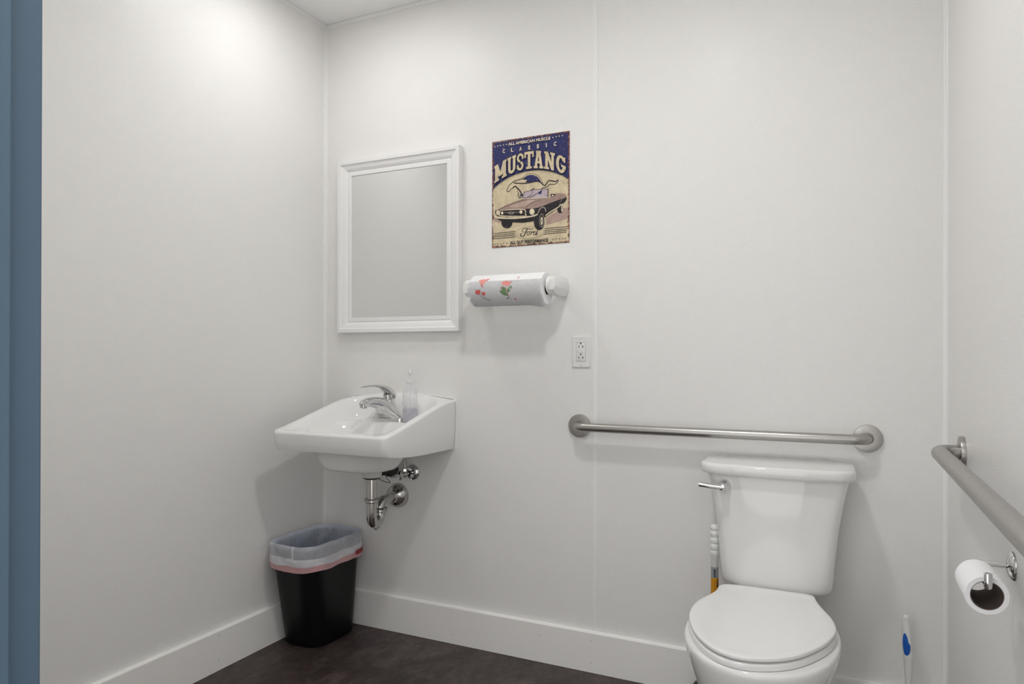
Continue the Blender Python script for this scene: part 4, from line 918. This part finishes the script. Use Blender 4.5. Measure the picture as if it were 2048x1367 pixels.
petal(.128, .000, R_(20), .010, .004, 1)
obj('poppy_print', bm, [M_FRED, M_FPINK, M_FGREEN, M_FSTEM], ro, smooth=False); bm = B()
petal(.190, .039, R_(40), .009, .004, 0); petal(.194, .039, R_(200), .007, .004, 1)
obj('petal_print', bm, [M_FRED, M_FPINK, M_FGREEN, M_FSTEM], ro, smooth=False); bm = B()
for i in range(3): petal(.181, -.042, R_(20+60*i), .006, .003, 0)
obj('petal_print', bm, [M_FRED, M_FPINK, M_FGREEN, M_FSTEM], ro, smooth=False)

# ------------------------------------------------------------------ outlet
ou = empty('electrical_outlet', (1.170, 0, 1.1345), 'white duplex wall outlet below and right of the paper towels', 'outlet')
ox, oz = 1.1700, 1.1345
bm = B(); a = rrect(ox, oz, .0350, .0572, .003, 3); b = rrect(ox, oz, .0315, .0537, .003, 3)
rings = [[Vector((p[0], -.0002, p[1])) for p in a], [Vector((p[0], -.0022, p[1])) for p in a], [Vector((p[0], -.0062, p[1])) for p in b],
         [Vector((p[0], -.0062, p[1])) for p in rrect(ox, oz, .0172, .0342, .0015, 3)], [Vector((p[0], -.003, p[1])) for p in rrect(ox, oz, .0172, .0342, .0015, 3)]]
loft(bm, rings, True, False); obj('cover_plate', bm, M_PLATE, ou, angle=25)
re_ = obj('receptacle', box(B(), ox-.0164, ox+.0164, -.0078, -.0020, oz-.0334, oz+.0334, .0008), M_PLATE, ou)
for s in (1, -1):
    cz = oz+s*.0195
    obj('slot', box(B(), ox-.0078, ox-.0058, -.0081, -.0070, cz-.0050, cz+.0035), M_SLOT, re_, smooth=False)
    bm = B(); box(bm, ox+.0055, ox+.0073, -.0081, -.0070, cz-.0050, cz+.0040); box(bm, ox+.0073, ox+.0110, -.0082, -.0070, cz-.0018, cz+.0004); obj('slot', bm, M_SLOT, re_, smooth=False)
    obj('ground_hole', lathe(B(), (ox-.0002, -.0071, cz+.0104), (0, -1, 0), [(0, .0027), (.001, .0027)], 14), M_SLOT, re_)
obj('test_button', box(B(), ox-.0082, ox+.0035, -.0086, -.007, oz-.0036, oz+.0036, .0005), M_PLATE, re_)
obj('reset_button', box(B(), ox+.0045, ox+.0155, -.0086, -.007, oz-.0036, oz+.0036, .0005), M_PLATE, re_)
obj('button_recess', box(B(), ox-.0090, ox+.0160, -.00785, -.0070, oz-.0043, oz+.0043), M_DENT, re_, smooth=False)
obj('indicator_slot', box(B(), ox-.0140, ox-.0122, -.0081, -.007, oz-.0032, oz+.0030), M_DENT, re_, smooth=False)
for s in (1, -1):
    sc_ = obj('screw', lathe(B(), (ox, -.0060, oz+s*.0488), (0, -1, 0), [(-.001, .0030), (.0006, .0030), (.0012, .0022)], 16), M_PLATE, ou)
    obj('screw_slot', box(B(), ox-.0004, ox+.0004, -.0074, -.0066, oz+s*.0488-.0024, oz+s*.0488+.0024), M_SLOT, sc_, smooth=False)

# ------------------------------------------------------------------ grab bars
def grab_bar(pA, pB, n_, r, proj, rf, label):
    pA, pB, n_ = Vector(pA), Vector(pB), Vector(n_)
    g_ = empty('grab_bar', pA, label, 'grab bar', None)
    d = (pB-pA).normalized(); rb = .036
    path = [pA+n_*.001, pA+n_*.006]
    path += [pA+n_*(proj-rb+rb*math.sin(PI/2*i/10))+d*(rb*(1-math.cos(PI/2*i/10))) for i in range(11)]
    path += [pA+(pB-pA)*t+n_*proj for t in (.25, .5, .75)]
    path += [pB+n_*(proj-rb+rb*math.cos(PI/2*i/10))-d*(rb*(1-math.sin(PI/2*i/10))) for i in range(11)]
    path += [pB+n_*.006, pB+n_*.001]
    obj('bar', tube(B(), path, r, 32), M_STEEL, g_)
    for p in (pA, pB):
        obj('wall_flange', lathe(B(), p, n_, [(0, rf), (.0095, rf), (.0108, rf-.0006), (.0112, rf-.002), (.0108, r+.0016), (.0085, r+.0010), (.0085, r-.001)], 56), M_STEEL, g_)
    return g_
grab_bar((1.1650, 0, .8700), (2.0845, 0, .8725), (0, -1, 0), .0152, .0565, .0412, 'brushed steel grab bar on the back wall above the toilet tank')
grab_bar((W, -.3100, .8800), (W, -1.3770, .8800), (-1, 0, 0), .0186, .0560, .0410, 'brushed steel grab bar on the right wall above the toilet paper')

# ------------------------------------------------------------------ toilet paper holder and roll
TY, TZ, TX = -.862, .7485, 2.2275
tp = empty('toilet_paper_holder', (W, TY, TZ), 'chrome arm toilet paper holder on the right wall', 'paper holder')
obj('wall_flange', lathe(B(), (W, TY, TZ), (-1, 0, 0), [(0, .0255), (.0012, .0260), (.003, .0253), (.0070, .0215), (.0100, .0145), (.0115, .0085)], 40), M_CHROME, tp)
path = [(W-.010, TY, TZ), (W-.03, TY, TZ), (TX+.012, TY, TZ)]+[(TX+.012-.012*math.sin(PI/2*i/6), TY-.012*(1-math.cos(PI/2*i/6)), TZ+.0) for i in range(1, 7)]+[(TX, -.94, TZ), (TX, -1.006, TZ)]
obj('arm', tube(B(), path, .0050, 20), M_CHROME, tp)
obj('end_post', lathe(B(), (TX, -1.010, TZ-.0055), (0, 0, 1), [(0, .003), (.0015, .0050), (.004, .0060), (.0245, .0060), (.0262, .0052), (.0270, .003)], 24), M_CHROME, tp)
rc = .0235; rz_ = TZ+.005-rc+.0*0; rr_ = .0315
rx_ = TX
tr_ = empty('toilet_paper_roll', (rx_, -.95, rz_), 'nearly used up white toilet paper roll hanging on the chrome arm', 'toilet paper')
ry0, ry1 = -1.000, -.895
bm = B()
def pr(y, r): return [Vector((rx_+r*math.cos(2*PI*i/64)*(1+.02*math.sin(4*PI*i/64)), y, rz_+r*math.sin(2*PI*i/64))) for i in range(64)]
vs = [[bm.verts.new(p) for p in pr(y, r)] for y, r in ((ry0, rc), (ry0, rr_-.001), (ry0+.001, rr_), (ry1-.001, rr_), (ry1, rr_-.001), (ry1, rc))]
for a, b in zip(vs, vs[1:]): bridge(bm, a, b)
obj('paper', bm, M_PAPER, tr_)
obj('cardboard_core', lathe(B(), (rx_, ry0+.0004, rz_), (0, 1, 0), [(0, rc), (.104, rc), (.104, rc-.0012), (0, rc-.0012), (0, rc)], 48, (False, False)), M_CARD, tr_)

# ------------------------------------------------------------------ toilet
TXC = 1.826
to = empty('toilet', (TXC, -.38, 0), 'white two-piece toilet with its lid closed under the long grab bar', 'toilet')
LID = [(1.702, -0.217), (1.69, -0.273), (1.678, -0.327), (1.658, -0.379), (1.649, -0.435), (1.65, -0.489), (1.657, -0.536), (1.683, -0.612), (1.716, -0.67), (1.754, -0.71), (1.797, -0.727), (1.836, -0.722), (1.874, -0.705), (1.92, -0.668), (1.956, -0.612), (1.984, -0.552), (2.002, -0.477), (2.002, -0.437), (1.99, -0.375), (1.969, -0.319), (1.954, -0.272), (1.943, -0.224), (1.935, -0.211)]
LID = [Vector((x, y, 0)) for x, y in LID]
def closed_spline(pts, k):
    out = []; n = len(pts)
    for i in range(n):
        p0, p1, p2, p3 = pts[i-1], pts[i], pts[(i+1) % n], pts[(i+2) % n]
        for j in range(k):
            t = j/k; out.append(.5*((2*p1)+(p2-p0)*t+(2*p0-5*p1+4*p2-p3)*t*t+(3*p1-p0-3*p2+p3)*t**3))
    return out
def relax(p, it):
    for _ in range(it):
        p = [(p[i-1]+p[i]*2+p[(i+1) % len(p)])/4 for i in range(len(p))]
    return p
LO = closed_spline(LID, 6)
def even(L, n):
    tot = [0]
    for a, b in zip(L, L[1:]+L[:1]): tot.append(tot[-1]+(b-a).length)
    out = []; j = 0
    for i in range(n):
        s = tot[-1]*i/n
        while tot[j+1] < s: j += 1
        out.append(L[j].lerp(L[(j+1) % len(L)], (s-tot[j])/max(1e-9, tot[j+1]-tot[j])))
    return out
LO = even(relax(even(LO, 150), 9), 150)
def inset(p, d):
    out = []; n = len(p)
    for i in range(n):
        t = (p[(i+1) % n]-p[i-1]).normalized(); nn = Vector((-t.y, t.x, 0)); out.append(p[i]+nn*d)
    return out
area = sum(a.x*b.y-b.x*a.y for a, b in zip(LO, LO[1:]+LO[:1]))
if area < 0: LO = list(reversed(LO))
def at(p, z): return [Vector((q.x, q.y, z)) for q in p]
def shrink(p, d):
    """inset that never folds: scale about the centre for large d"""
    c = Vector((TXC, -.46, 0)); return [c+(q-c)*(1-d/max(.12, (q-c).length)) for q in p]
bm = B()
loft(bm, [at(inset(LO, .004), .4358), at(inset(LO, .0008), .4362), at(LO, .4376), at(LO, .4415), at(inset(LO, .001), .4438), at(inset(LO, .003), .4449), at(inset(LO, .006), .4452),
          at(shrink(LO, .024), .4452), at(shrink(LO, .030), .4441), at(shrink(LO, .036), .4436), at(shrink(LO, .08), .4433), at(shrink(LO, .115), .4432)])
obj('seat_lid', bm, M_SEAT, to, angle=35)
SE = [q.copy() for q in LO]
for q in SE:
    if q.y > -.30: q.y = min(q.y, -.245)+0
SE = relax(SE, 3)
bm = B()
SO = inset(LO, -.0015)
SO = [Vector((q.x, min(q.y, -.250), 0)) for q in SO]
def hole(p): return shrink(p, .060)
vs = loft(bm, [at(hole(SO), .4165), at(inset(SO, .004), .4150), at(inset(SO, .0005), .4162), at(SO, .4185), at(SO, .4278), at(inset(SO, .0015), .4300), at(inset(SO, .005), .4312), at(hole(SO), .4306)], False, False)
bridge(bm, vs[-1], vs[0]); obj('seat', bm, M_SEAT, to, angle=45)
for sx in (-.07, .07):
    obj('hinge', box(B(), TXC+sx-.022, TXC+sx+.022, -.256, -.232, .408, .434, .005, 3), M_SEAT, to)
# bowl: egg shaped sections from the rim down to the foot
def egg(cx, cy, rx, rf, rb, z, n=72, e=2.15):
    out = []
    for i in range(n):
        a = 2*PI*i/n; c, s = math.cos(a), math.sin(a)
        out.append(Vector((cx+math.copysign(abs(c)**(2/e), c)*rx, cy+math.copysign(abs(s)**(2/e), s)*(rf if s < 0 else rb), z)))
    return out
bm = B()
sec = [(.0, .118, .215, .245), (.012, .117, .213, .244), (.03, .110, .200, .238), (.09, .102, .178, .232), (.15, .103, .178, .230), (.20, .114, .195, .232), (.25, .134, .225, .236), (.29, .152, .250, .238), (.33, .168, .262, .240), (.36, .178, .272, .240), (.385, .1850, .2790, .240), (.400, .1872, .2815, .240), (.408, .1868, .2812, .240), (.413, .1840, .2785, .238), (.4145, .178, .273, .234), (.4145, .120, .215, .17), (.38, .11, .20, .15), (.30, .09, .15, .12), (.26, .05, .08, .07)]
loft(bm, [egg(TXC, -.452, rx, rf, rb, z) for z, rx, rf, rb in sec])
# rear deck the tank bolts to
def deck(z, hx, r): return [Vector((p[0], p[1], z)) for p in rrect(TXC+.004, -.150, hx, .125, r, 6)]
loft(bm, [deck(.0, .088, .05), deck(.20, .088, .05), deck(.30, .096, .05), deck(.36, .100, .05), deck(.410, .100, .05), deck(.428, .098, .05), deck(.432, .094, .045)])
obj('bowl', bm, M_CER, to, angle=50)
for sx in (-.105, .105): obj('bolt_cap', lathe(B(), (TXC+sx, -.33, .0), (0, 0, 1), [(0, .0155), (.014, .0150), (.020, .011), (.023, .004)], 20), M_SEAT, to)
# tank: bowed front, tapering downwards
def tank_sec(cx, hx, yb, yf, bow, r, z, n=7):
    pts = rrect(cx, (yb+yf)/2, hx, (yb-yf)/2, r, n); out = []
    L = []
    for i, p in enumerate(pts):
        L.append(p); q = pts[(i+1) % len(pts)]
        if abs(p[0]-q[0]) > hx*.8:
            L += [(p[0]+(q[0]-p[0])*k/14, p[1]) for k in range(1, 14)]
    for x, y in L:
        u = (x-cx)/hx; t = sm(yb, yf, y) if yf > yb else (yb-y)/(yb-yf)
        out.append(Vector((x, y-bow*(1-u*u)*max(0, min(1, t)), z)))
    return out
TY0, TYF = -.016, -.186
prof = [(.4330, .130, 1.836, -.012, .03), (.4335, .139, 1.836, -.010, .036), (.4365, .148, 1.836, -.007, .038), (.4430, .1525, 1.836, -.005, .036), (.455, .1550, 1.836, -.004, .034), (.475, .1570, 1.836, -.003, .032), (.54, .1620, 1.836, -.002, .031), (.60, .1673, 1.837, 0, .030), (.66, .1747, 1.838, .001, .029), (.71, .1835, 1.838, .002, .028), (.75, .1922, 1.8385, .003, .028), (.766, .1962, 1.8385, .003, .028)]
bm = B(); loft(bm, [tank_sec(cx, hx, TY0, TYF-d, .020, r, z) for z, hx, cx, d, r in prof]); obj('tank', bm, M_CER, to, angle=50)
lp = [(.764, -.004, .036), (.7642, .002, .037), (.768, .0085, .038), (.775, .0110, .040), (.788, .0115, .040), (.7945, .0095, .039), (.7975, .0055, .037), (.7985, .000, .034)]
bm = B(); loft(bm, [tank_sec(1.8355, .2045+g_, -.013, TYF-.012-g_, .022, r+.012, z) for z, g_, r in lp]); obj('tank_lid', bm, M_CER, to, angle=50)
fh = obj('flush_handle', lathe(B(), (1.6965, -.2035, .7325), (-.12, -1, 0), [(-.006, .0175), (.002, .0172), (.006, .0155), (.016, .0120), (.024, .0105), (.030, .0100), (.032, .007)], 28), M_CHROME, to)
obj('lever', tube(B(), smooth_path([(1.700, -.228, .7315), (1.680, -.231, .7325), (1.655, -.2345, .7345), (1.628, -.2375, .738)], 5), [.0088, .0080, .0078, .0082, .0090], 20, sx=.9), M_CHROME, fh)

# ------------------------------------------------------------------ plunger and toilet brush
px_, py_ = 1.655, -.118
pl_ = empty('plunger', (px_, py_, 0), 'white ribbed plunger handle with an orange label left of the toilet tank', 'plunger')
prof = [(.135, .011), (.28, .0112), (.4925, .0112), (.494, .0122)]
for k in range(5):
    z0_ = .4955+k*.0205; prof += [(z0_, .0122), (z0_+.002, .0132), (z0_+.007, .0138), (z0_+.0135, .0136), (z0_+.0175, .0106)] if k < 4 else [(z0_, .0122), (z0_+.003, .0134), (z0_+.009, .0130), (z0_+.014, .010), (z0_+.0165, .006), (z0_+.0172, .001)]
obj('handle', lathe(B(), (px_, py_, 0), (0, 0, 1), prof, 28), M_WPLAS, pl_, angle=50)
def sleeve(a0, a1, z0, z1, r, m_, name, par):
    bm = B(); k = 14
    vs = [[bm.verts.new((px_+r*math.cos(a0+(a1-a0)*i/k), py_+r*math.sin(a0+(a1-a0)*i/k), z)) for z in (z0, z1)] for i in range(k+1)]
    for i in range(k): bm.faces.new((vs[i][0], vs[i+1][0], vs[i+1][1], vs[i][1]))
    return obj(name, bm, m_, par)
sl = sleeve(0, 2*PI, .330, .462, .0116, M_LABELG, 'label', pl_)
sleeve(0, 2*PI, .330, .428, .0118, M_ORANGE, 'orange_band', sl)
sleeve(-PI*.56, -PI*.36, .436, .456, .01185, mat('label_charcoal', srgb(84, 88, 92), .5, var=(700, .5)), 'printed_panel', sl)
sleeve(-PI*.54, -PI*.36, .4305, .4350, .01195, mat('label_teal', srgb(52, 88, 92), .5, var=(300, .1)), 'printed_panel', sl)
bm = B(); r = .0120
for tri in (((-.30, .404), (-.18, .426), (-.12, .424), (-.12, .392)),):
    bm.faces.new([bm.verts.new((px_+r*math.cos(PI*a), py_+r*math.sin(PI*a), z)) for a, z in tri])
for a in (-.47, -.33):
    bm.faces.new([bm.verts.new((px_+.0121*math.cos(PI*q), py_+.0121*math.sin(PI*q), z)) for q, z in ((a, .36), (a+.02, .36), (a+(.07 if a > -.4 else .02), .422), (a+(.05 if a > -.4 else 0), .422))])
obj('printed_mark', bm, M_SLOT, sl, smooth=False)
obj('rubber_cup', lathe(B(), (px_, py_, .0), (0, 0, 1), [(0, .071), (.004, .075), (.012, .077), (.040, .078), (.065, .075), (.085, .064), (.098, .048), (.108, .026), (.135, .017), (.140, .0125)], 40), M_BLACK, pl_)

tb = empty('toilet_brush', (2.183, -.075, 0), 'white toilet brush with a blue grip standing right of the toilet', 'toilet brush')
BX, BY = 2.183, -.075
def flat_sec(x, y, z, hx, hy, n=24): return [Vector((x+hx*math.cos(2*PI*i/n), y+hy*math.sin(2*PI*i/n), z)) for i in range(n)]
hz = [(.258, .0135, .0105, .0035), (.262, .0140, .011, .003), (.275, .0138, .0115, .002), (.300, .0135, .0115, 0), (.325, .0125, .011, -.0015), (.345, .0112, .0095, -.0025), (.360, .0105, .0085, -.003), (.371, .0098, .0078, -.003), (.377, .0082, .0065, -.003), (.3805, .005, .0045, -.003), (.3815, .001, .001, -.003)]
bm = B(); loft(bm, [flat_sec(BX+d, BY, z, hx, hy) for z, hx, hy, d in hz])
hl = obj('handle', bm, M_WPLAS, tb, angle=60)
bm = B(); lathe(bm, (BX-.0045, BY-.0078, .3695), (-.15, -1, .1), [(-.004, .0046), (.0006, .0048), (.0008, .0036), (-.001, .0028)], 18); obj('hanging_hole', bm, M_DENT, hl)
# blue grip pad inlaid on the front left of the handle
gp = [(-.0085, .274), (-.0030, .269), (.0025, .273), (.0065, .284), (.0070, .298), (.0030, .306), (.0010, .318), (-.0025, .329), (-.0065, .331), (-.0095, .322), (-.0108, .300)]
bm = B(); gs = [(p.x, p.y) for p in closed_spline([Vector((a, b, 0)) for a, b in gp], 4)]
def on_handle(u, z, off):
    hx = interp([(a, b) for a, b, c, d in hz], z); hy = interp([(a, c) for a, b, c, d in hz], z); d = interp([(a, d) for a, b, c, d in hz], z)
    uu = max(-.97, min(.97, (u-d*.5)/hx)); return Vector((BX+d+uu*(hx+off), BY-math.sqrt(1-uu*uu)*(hy+off), z))
c_ = (sum(a for a, b in gs)/len(gs), sum(b for a, b in gs)/len(gs))
rings = [[on_handle(c_[0]+(a-c_[0])*f, c_[1]+(b-c_[1])*f, o_) for a, b in gs] for f, o_ in ((1, -.0005), (1, .0006), (.93, .0011), (.6, .0013), (.2, .0013))]
loft(bm, rings); obj('grip_pad', bm, M_GRIP, hl)
obj('shaft', lathe(B(), (BX+.0035, BY, 0), (0, 0, 1), [(.085, .0060), (.15, .0075), (.20, .0088), (.245, .0118), (.2575, .0125)], 24), M_WPLAS, tb)
obj('bristle_head', lathe(B(), (BX+.003, BY, 0), (0, 0, 1), [(.012, .02), (.02, .030), (.05, .034), (.078, .030), (.088, .012)], 28), M_WPLAS, tb)
obj('holder_cup', lathe(B(), (BX, BY, 0), (0, 0, 1), [(0, .040), (.004, .043), (.06, .046), (.10, .044), (.102, .0425), (.10, .041), (.06, .043), (.006, .040)], 36), M_WPLAS, tb)

# ------------------------------------------------------------------ waste bin and its liner
def bin_sec(f, grow=0, n=10):
    """f = 0 at the floor, 1 at the rim"""
    x0, x1 = .0235+(.027-.0235)*f, .222+(.248-.222)*f
    y0, y1 = -.296+(-.372+.296)*f, -.045+(-.038+.045)*f
    return rrect((x0+x1)/2, (y0+y1)/2, (x1-x0)/2+grow, (y1-y0)/2+grow, .070+grow, n)
BH = .392
bn = empty('waste_bin', (.135, -.19, 0), 'black plastic waste bin under the sink in the left corner', 'bin')
bm = B()
def dens(L, k=5):
    out = []
    for i, p in enumerate(L):
        q = L[(i+1) % len(L)]; out.append(p)
        if math.hypot(p[0]-q[0], p[1]-q[1]) > .02: out += [(p[0]+(q[0]-p[0])*j/k, p[1]+(q[1]-p[1])*j/k) for j in range(1, k)]
    return out
rings = [[Vector((p[0], p[1], z)) for p in dens(bin_sec(f, g_))] for f, g_, z in ((0, -.012, .0005), (0, -.003, .002), (0, 0, .008), (.5, 0, BH*.5), (.93, 0, BH*.93), (.93, .003, BH*.935), (1, .004, BH), (1, .0, BH+.002), (1, -.003, BH-.002), (.5, -.003, BH*.5), (.02, -.004, .012))]
loft(bm, rings); obj('bin_body', bm, M_BIN, bn, angle=35)
bg_ = empty('bin_liner', (.135, -.20, BH), 'translucent white bin bag with a pink drawstring folded over the black bin', 'bin bag')
N = 160
def resample(L, n):
    L = [Vector((p[0], p[1], 0)) for p in L]; tot = [0]
    for a, b in zip(L, L[1:]+L[:1]): tot.append(tot[-1]+(b-a).length)
    out = []; j = 0
    for i in range(n):
        s = tot[-1]*i/n
        while tot[j+1] < s: j += 1
        t = (s-tot[j])/max(1e-9, tot[j+1]-tot[j]); out.append(L[j].lerp(L[(j+1) % len(L)], t))
    return out
def ring_bag(f, grow, z, amp, seed, zamp=0):
    base = resample(bin_sec(f, grow), N); c = Vector((.135, -.2, 0)); out = []
    for i, p in enumerate(base):
        a = 2*PI*i/N
        nrm = (p-c).normalized()
        v = Vector((math.cos(a)*5, math.sin(a)*5, seed+z*14))
        w1 = noise.noise(v)*.65+noise.noise(v*2.7)*.45
        fold = abs(noise.noise(Vector((math.cos(a)*2.4+9, math.sin(a)*2.4, seed*.3+z*4))))
        q = p+nrm*amp*(w1+.4*fold); q.x = max(q.x, .0045); q.y = min(q.y, -.006)
        if z < HB+.01: pass
        q.z = z+zamp*noise.noise(Vector((math.cos(a)*2.2, math.sin(a)*2.2, seed+3)))
        out.append(q)
    return out
def film(name, rings, m_, par, th=.0006):
    bm = B(); loft(bm, rings, False, False); return obj(name, bm, m_, par, angle=70)
R0 = .405
film('outer_skirt', [ring_bag(1, .006, R0+.004, .003, 0, .004), ring_bag(1, .011, R0-.002, .004, 1, .004), ring_bag(.98, .012, R0-.018, .005, 1.4, .004), ring_bag(.97, .011, R0-.030, .0055, 1.8, .004), ring_bag(.94, .012, R0-.042, .005, 2.2, .004)], M_BAG, bg_)
film('hem', [ring_bag(.94, .012, R0-.042, .005, 2.2, .004), ring_bag(.92, .014, R0-.052, .006, 2.6, .005), ring_bag(.91, .0135, R0-.062, .005, 3.0, .005), ring_bag(.89, .014, R0-.072, .005, 3.4, .006)], M_BAGHEM, bg_)
film('drawstring_band', [ring_bag(.89, .0146, R0-.071, .005, 3.4, .006), ring_bag(.87, .0145, R0-.082, .004, 3.8, .005), ring_bag(.86, .0140, R0-.093, .004, 4.2, .005)], M_PINK, bg_)
ins = [ring_bag(1, .006, R0+.004, .003, 0, .004), ring_bag(1, -.003, R0+.003, .004, .2, .004), ring_bag(.98, -.012, R0-.012, .006, 5, .003), ring_bag(.9, -.014, R0-.05, .012, 6), ring_bag(.8, -.016, R0-.10, .016, 7), ring_bag(.6, -.02, R0-.18, .018, 8), ring_bag(.3, -.026, R0-.28, .018, 9), ring_bag(.1, -.045, .05, .016, 10), ring_bag(.1, -.06, .045, .01, 11)]
bm = B(); loft(bm, ins, False, True); obj('bag_inside', bm, M_BAGIN, bg_, angle=70)
# side seam welds and the red loop where the drawstring shows
def weld(i0, name, w_=1):
    sets = [ring_bag(1, .0065, R0+.0045, .003, 0, .004), ring_bag(1, .0118, R0-.002, .004, 1, .004), ring_bag(.98, .0128, R0-.018, .005, 1.4, .004), ring_bag(.97, .0118, R0-.030, .0055, 1.8, .004), ring_bag(.94, .0128, R0-.042, .005, 2.2, .004), ring_bag(.92, .0148, R0-.052, .006, 2.6, .005), ring_bag(.91, .0143, R0-.062, .005, 3.0, .005), ring_bag(.89, .0152, R0-.072, .005, 3.4, .006)]
    bm = B(); vs = [[bm.verts.new(r[(i0+k) % N]) for k in range(w_+1)] for r in sets]
    for a, b in zip(vs, vs[1:]): bridge(bm, a, b, False)
    obj(name, bm, M_BAGHEM, bg_)
NEAR = lambda P: min(range(N), key=lambda i: (resample(bin_sec(1), N)[i]-Vector((P[0], P[1], 0))).length)
_b = resample(bin_sec(1), N)
near = lambda P: min(range(N), key=lambda i: (_b[i]-Vector((P[0], P[1], 0))).length)
weld(near((.178, -.372)), 'side_seam', 1); weld(near((.185, -.02)), 'side_seam', 2)
i0 = near((.248, -.075)); g0 = ring_bag(.90, .0175, R0-.064, .004, 3.2, .004); g1 = ring_bag(.88, .0175, R0-.082, .004, 3.9, .005)
bm = B(); vs = [[bm.verts.new(g[(i0+k) % N]) for k in range(-7, 7)] for g in (g0, g1)]
bridge(bm, vs[0], vs[1], False); obj('drawstring_loop', bm, mat('red_drawstring', srgb(150, 44, 44), .5, var=(60, .1)), bg_)
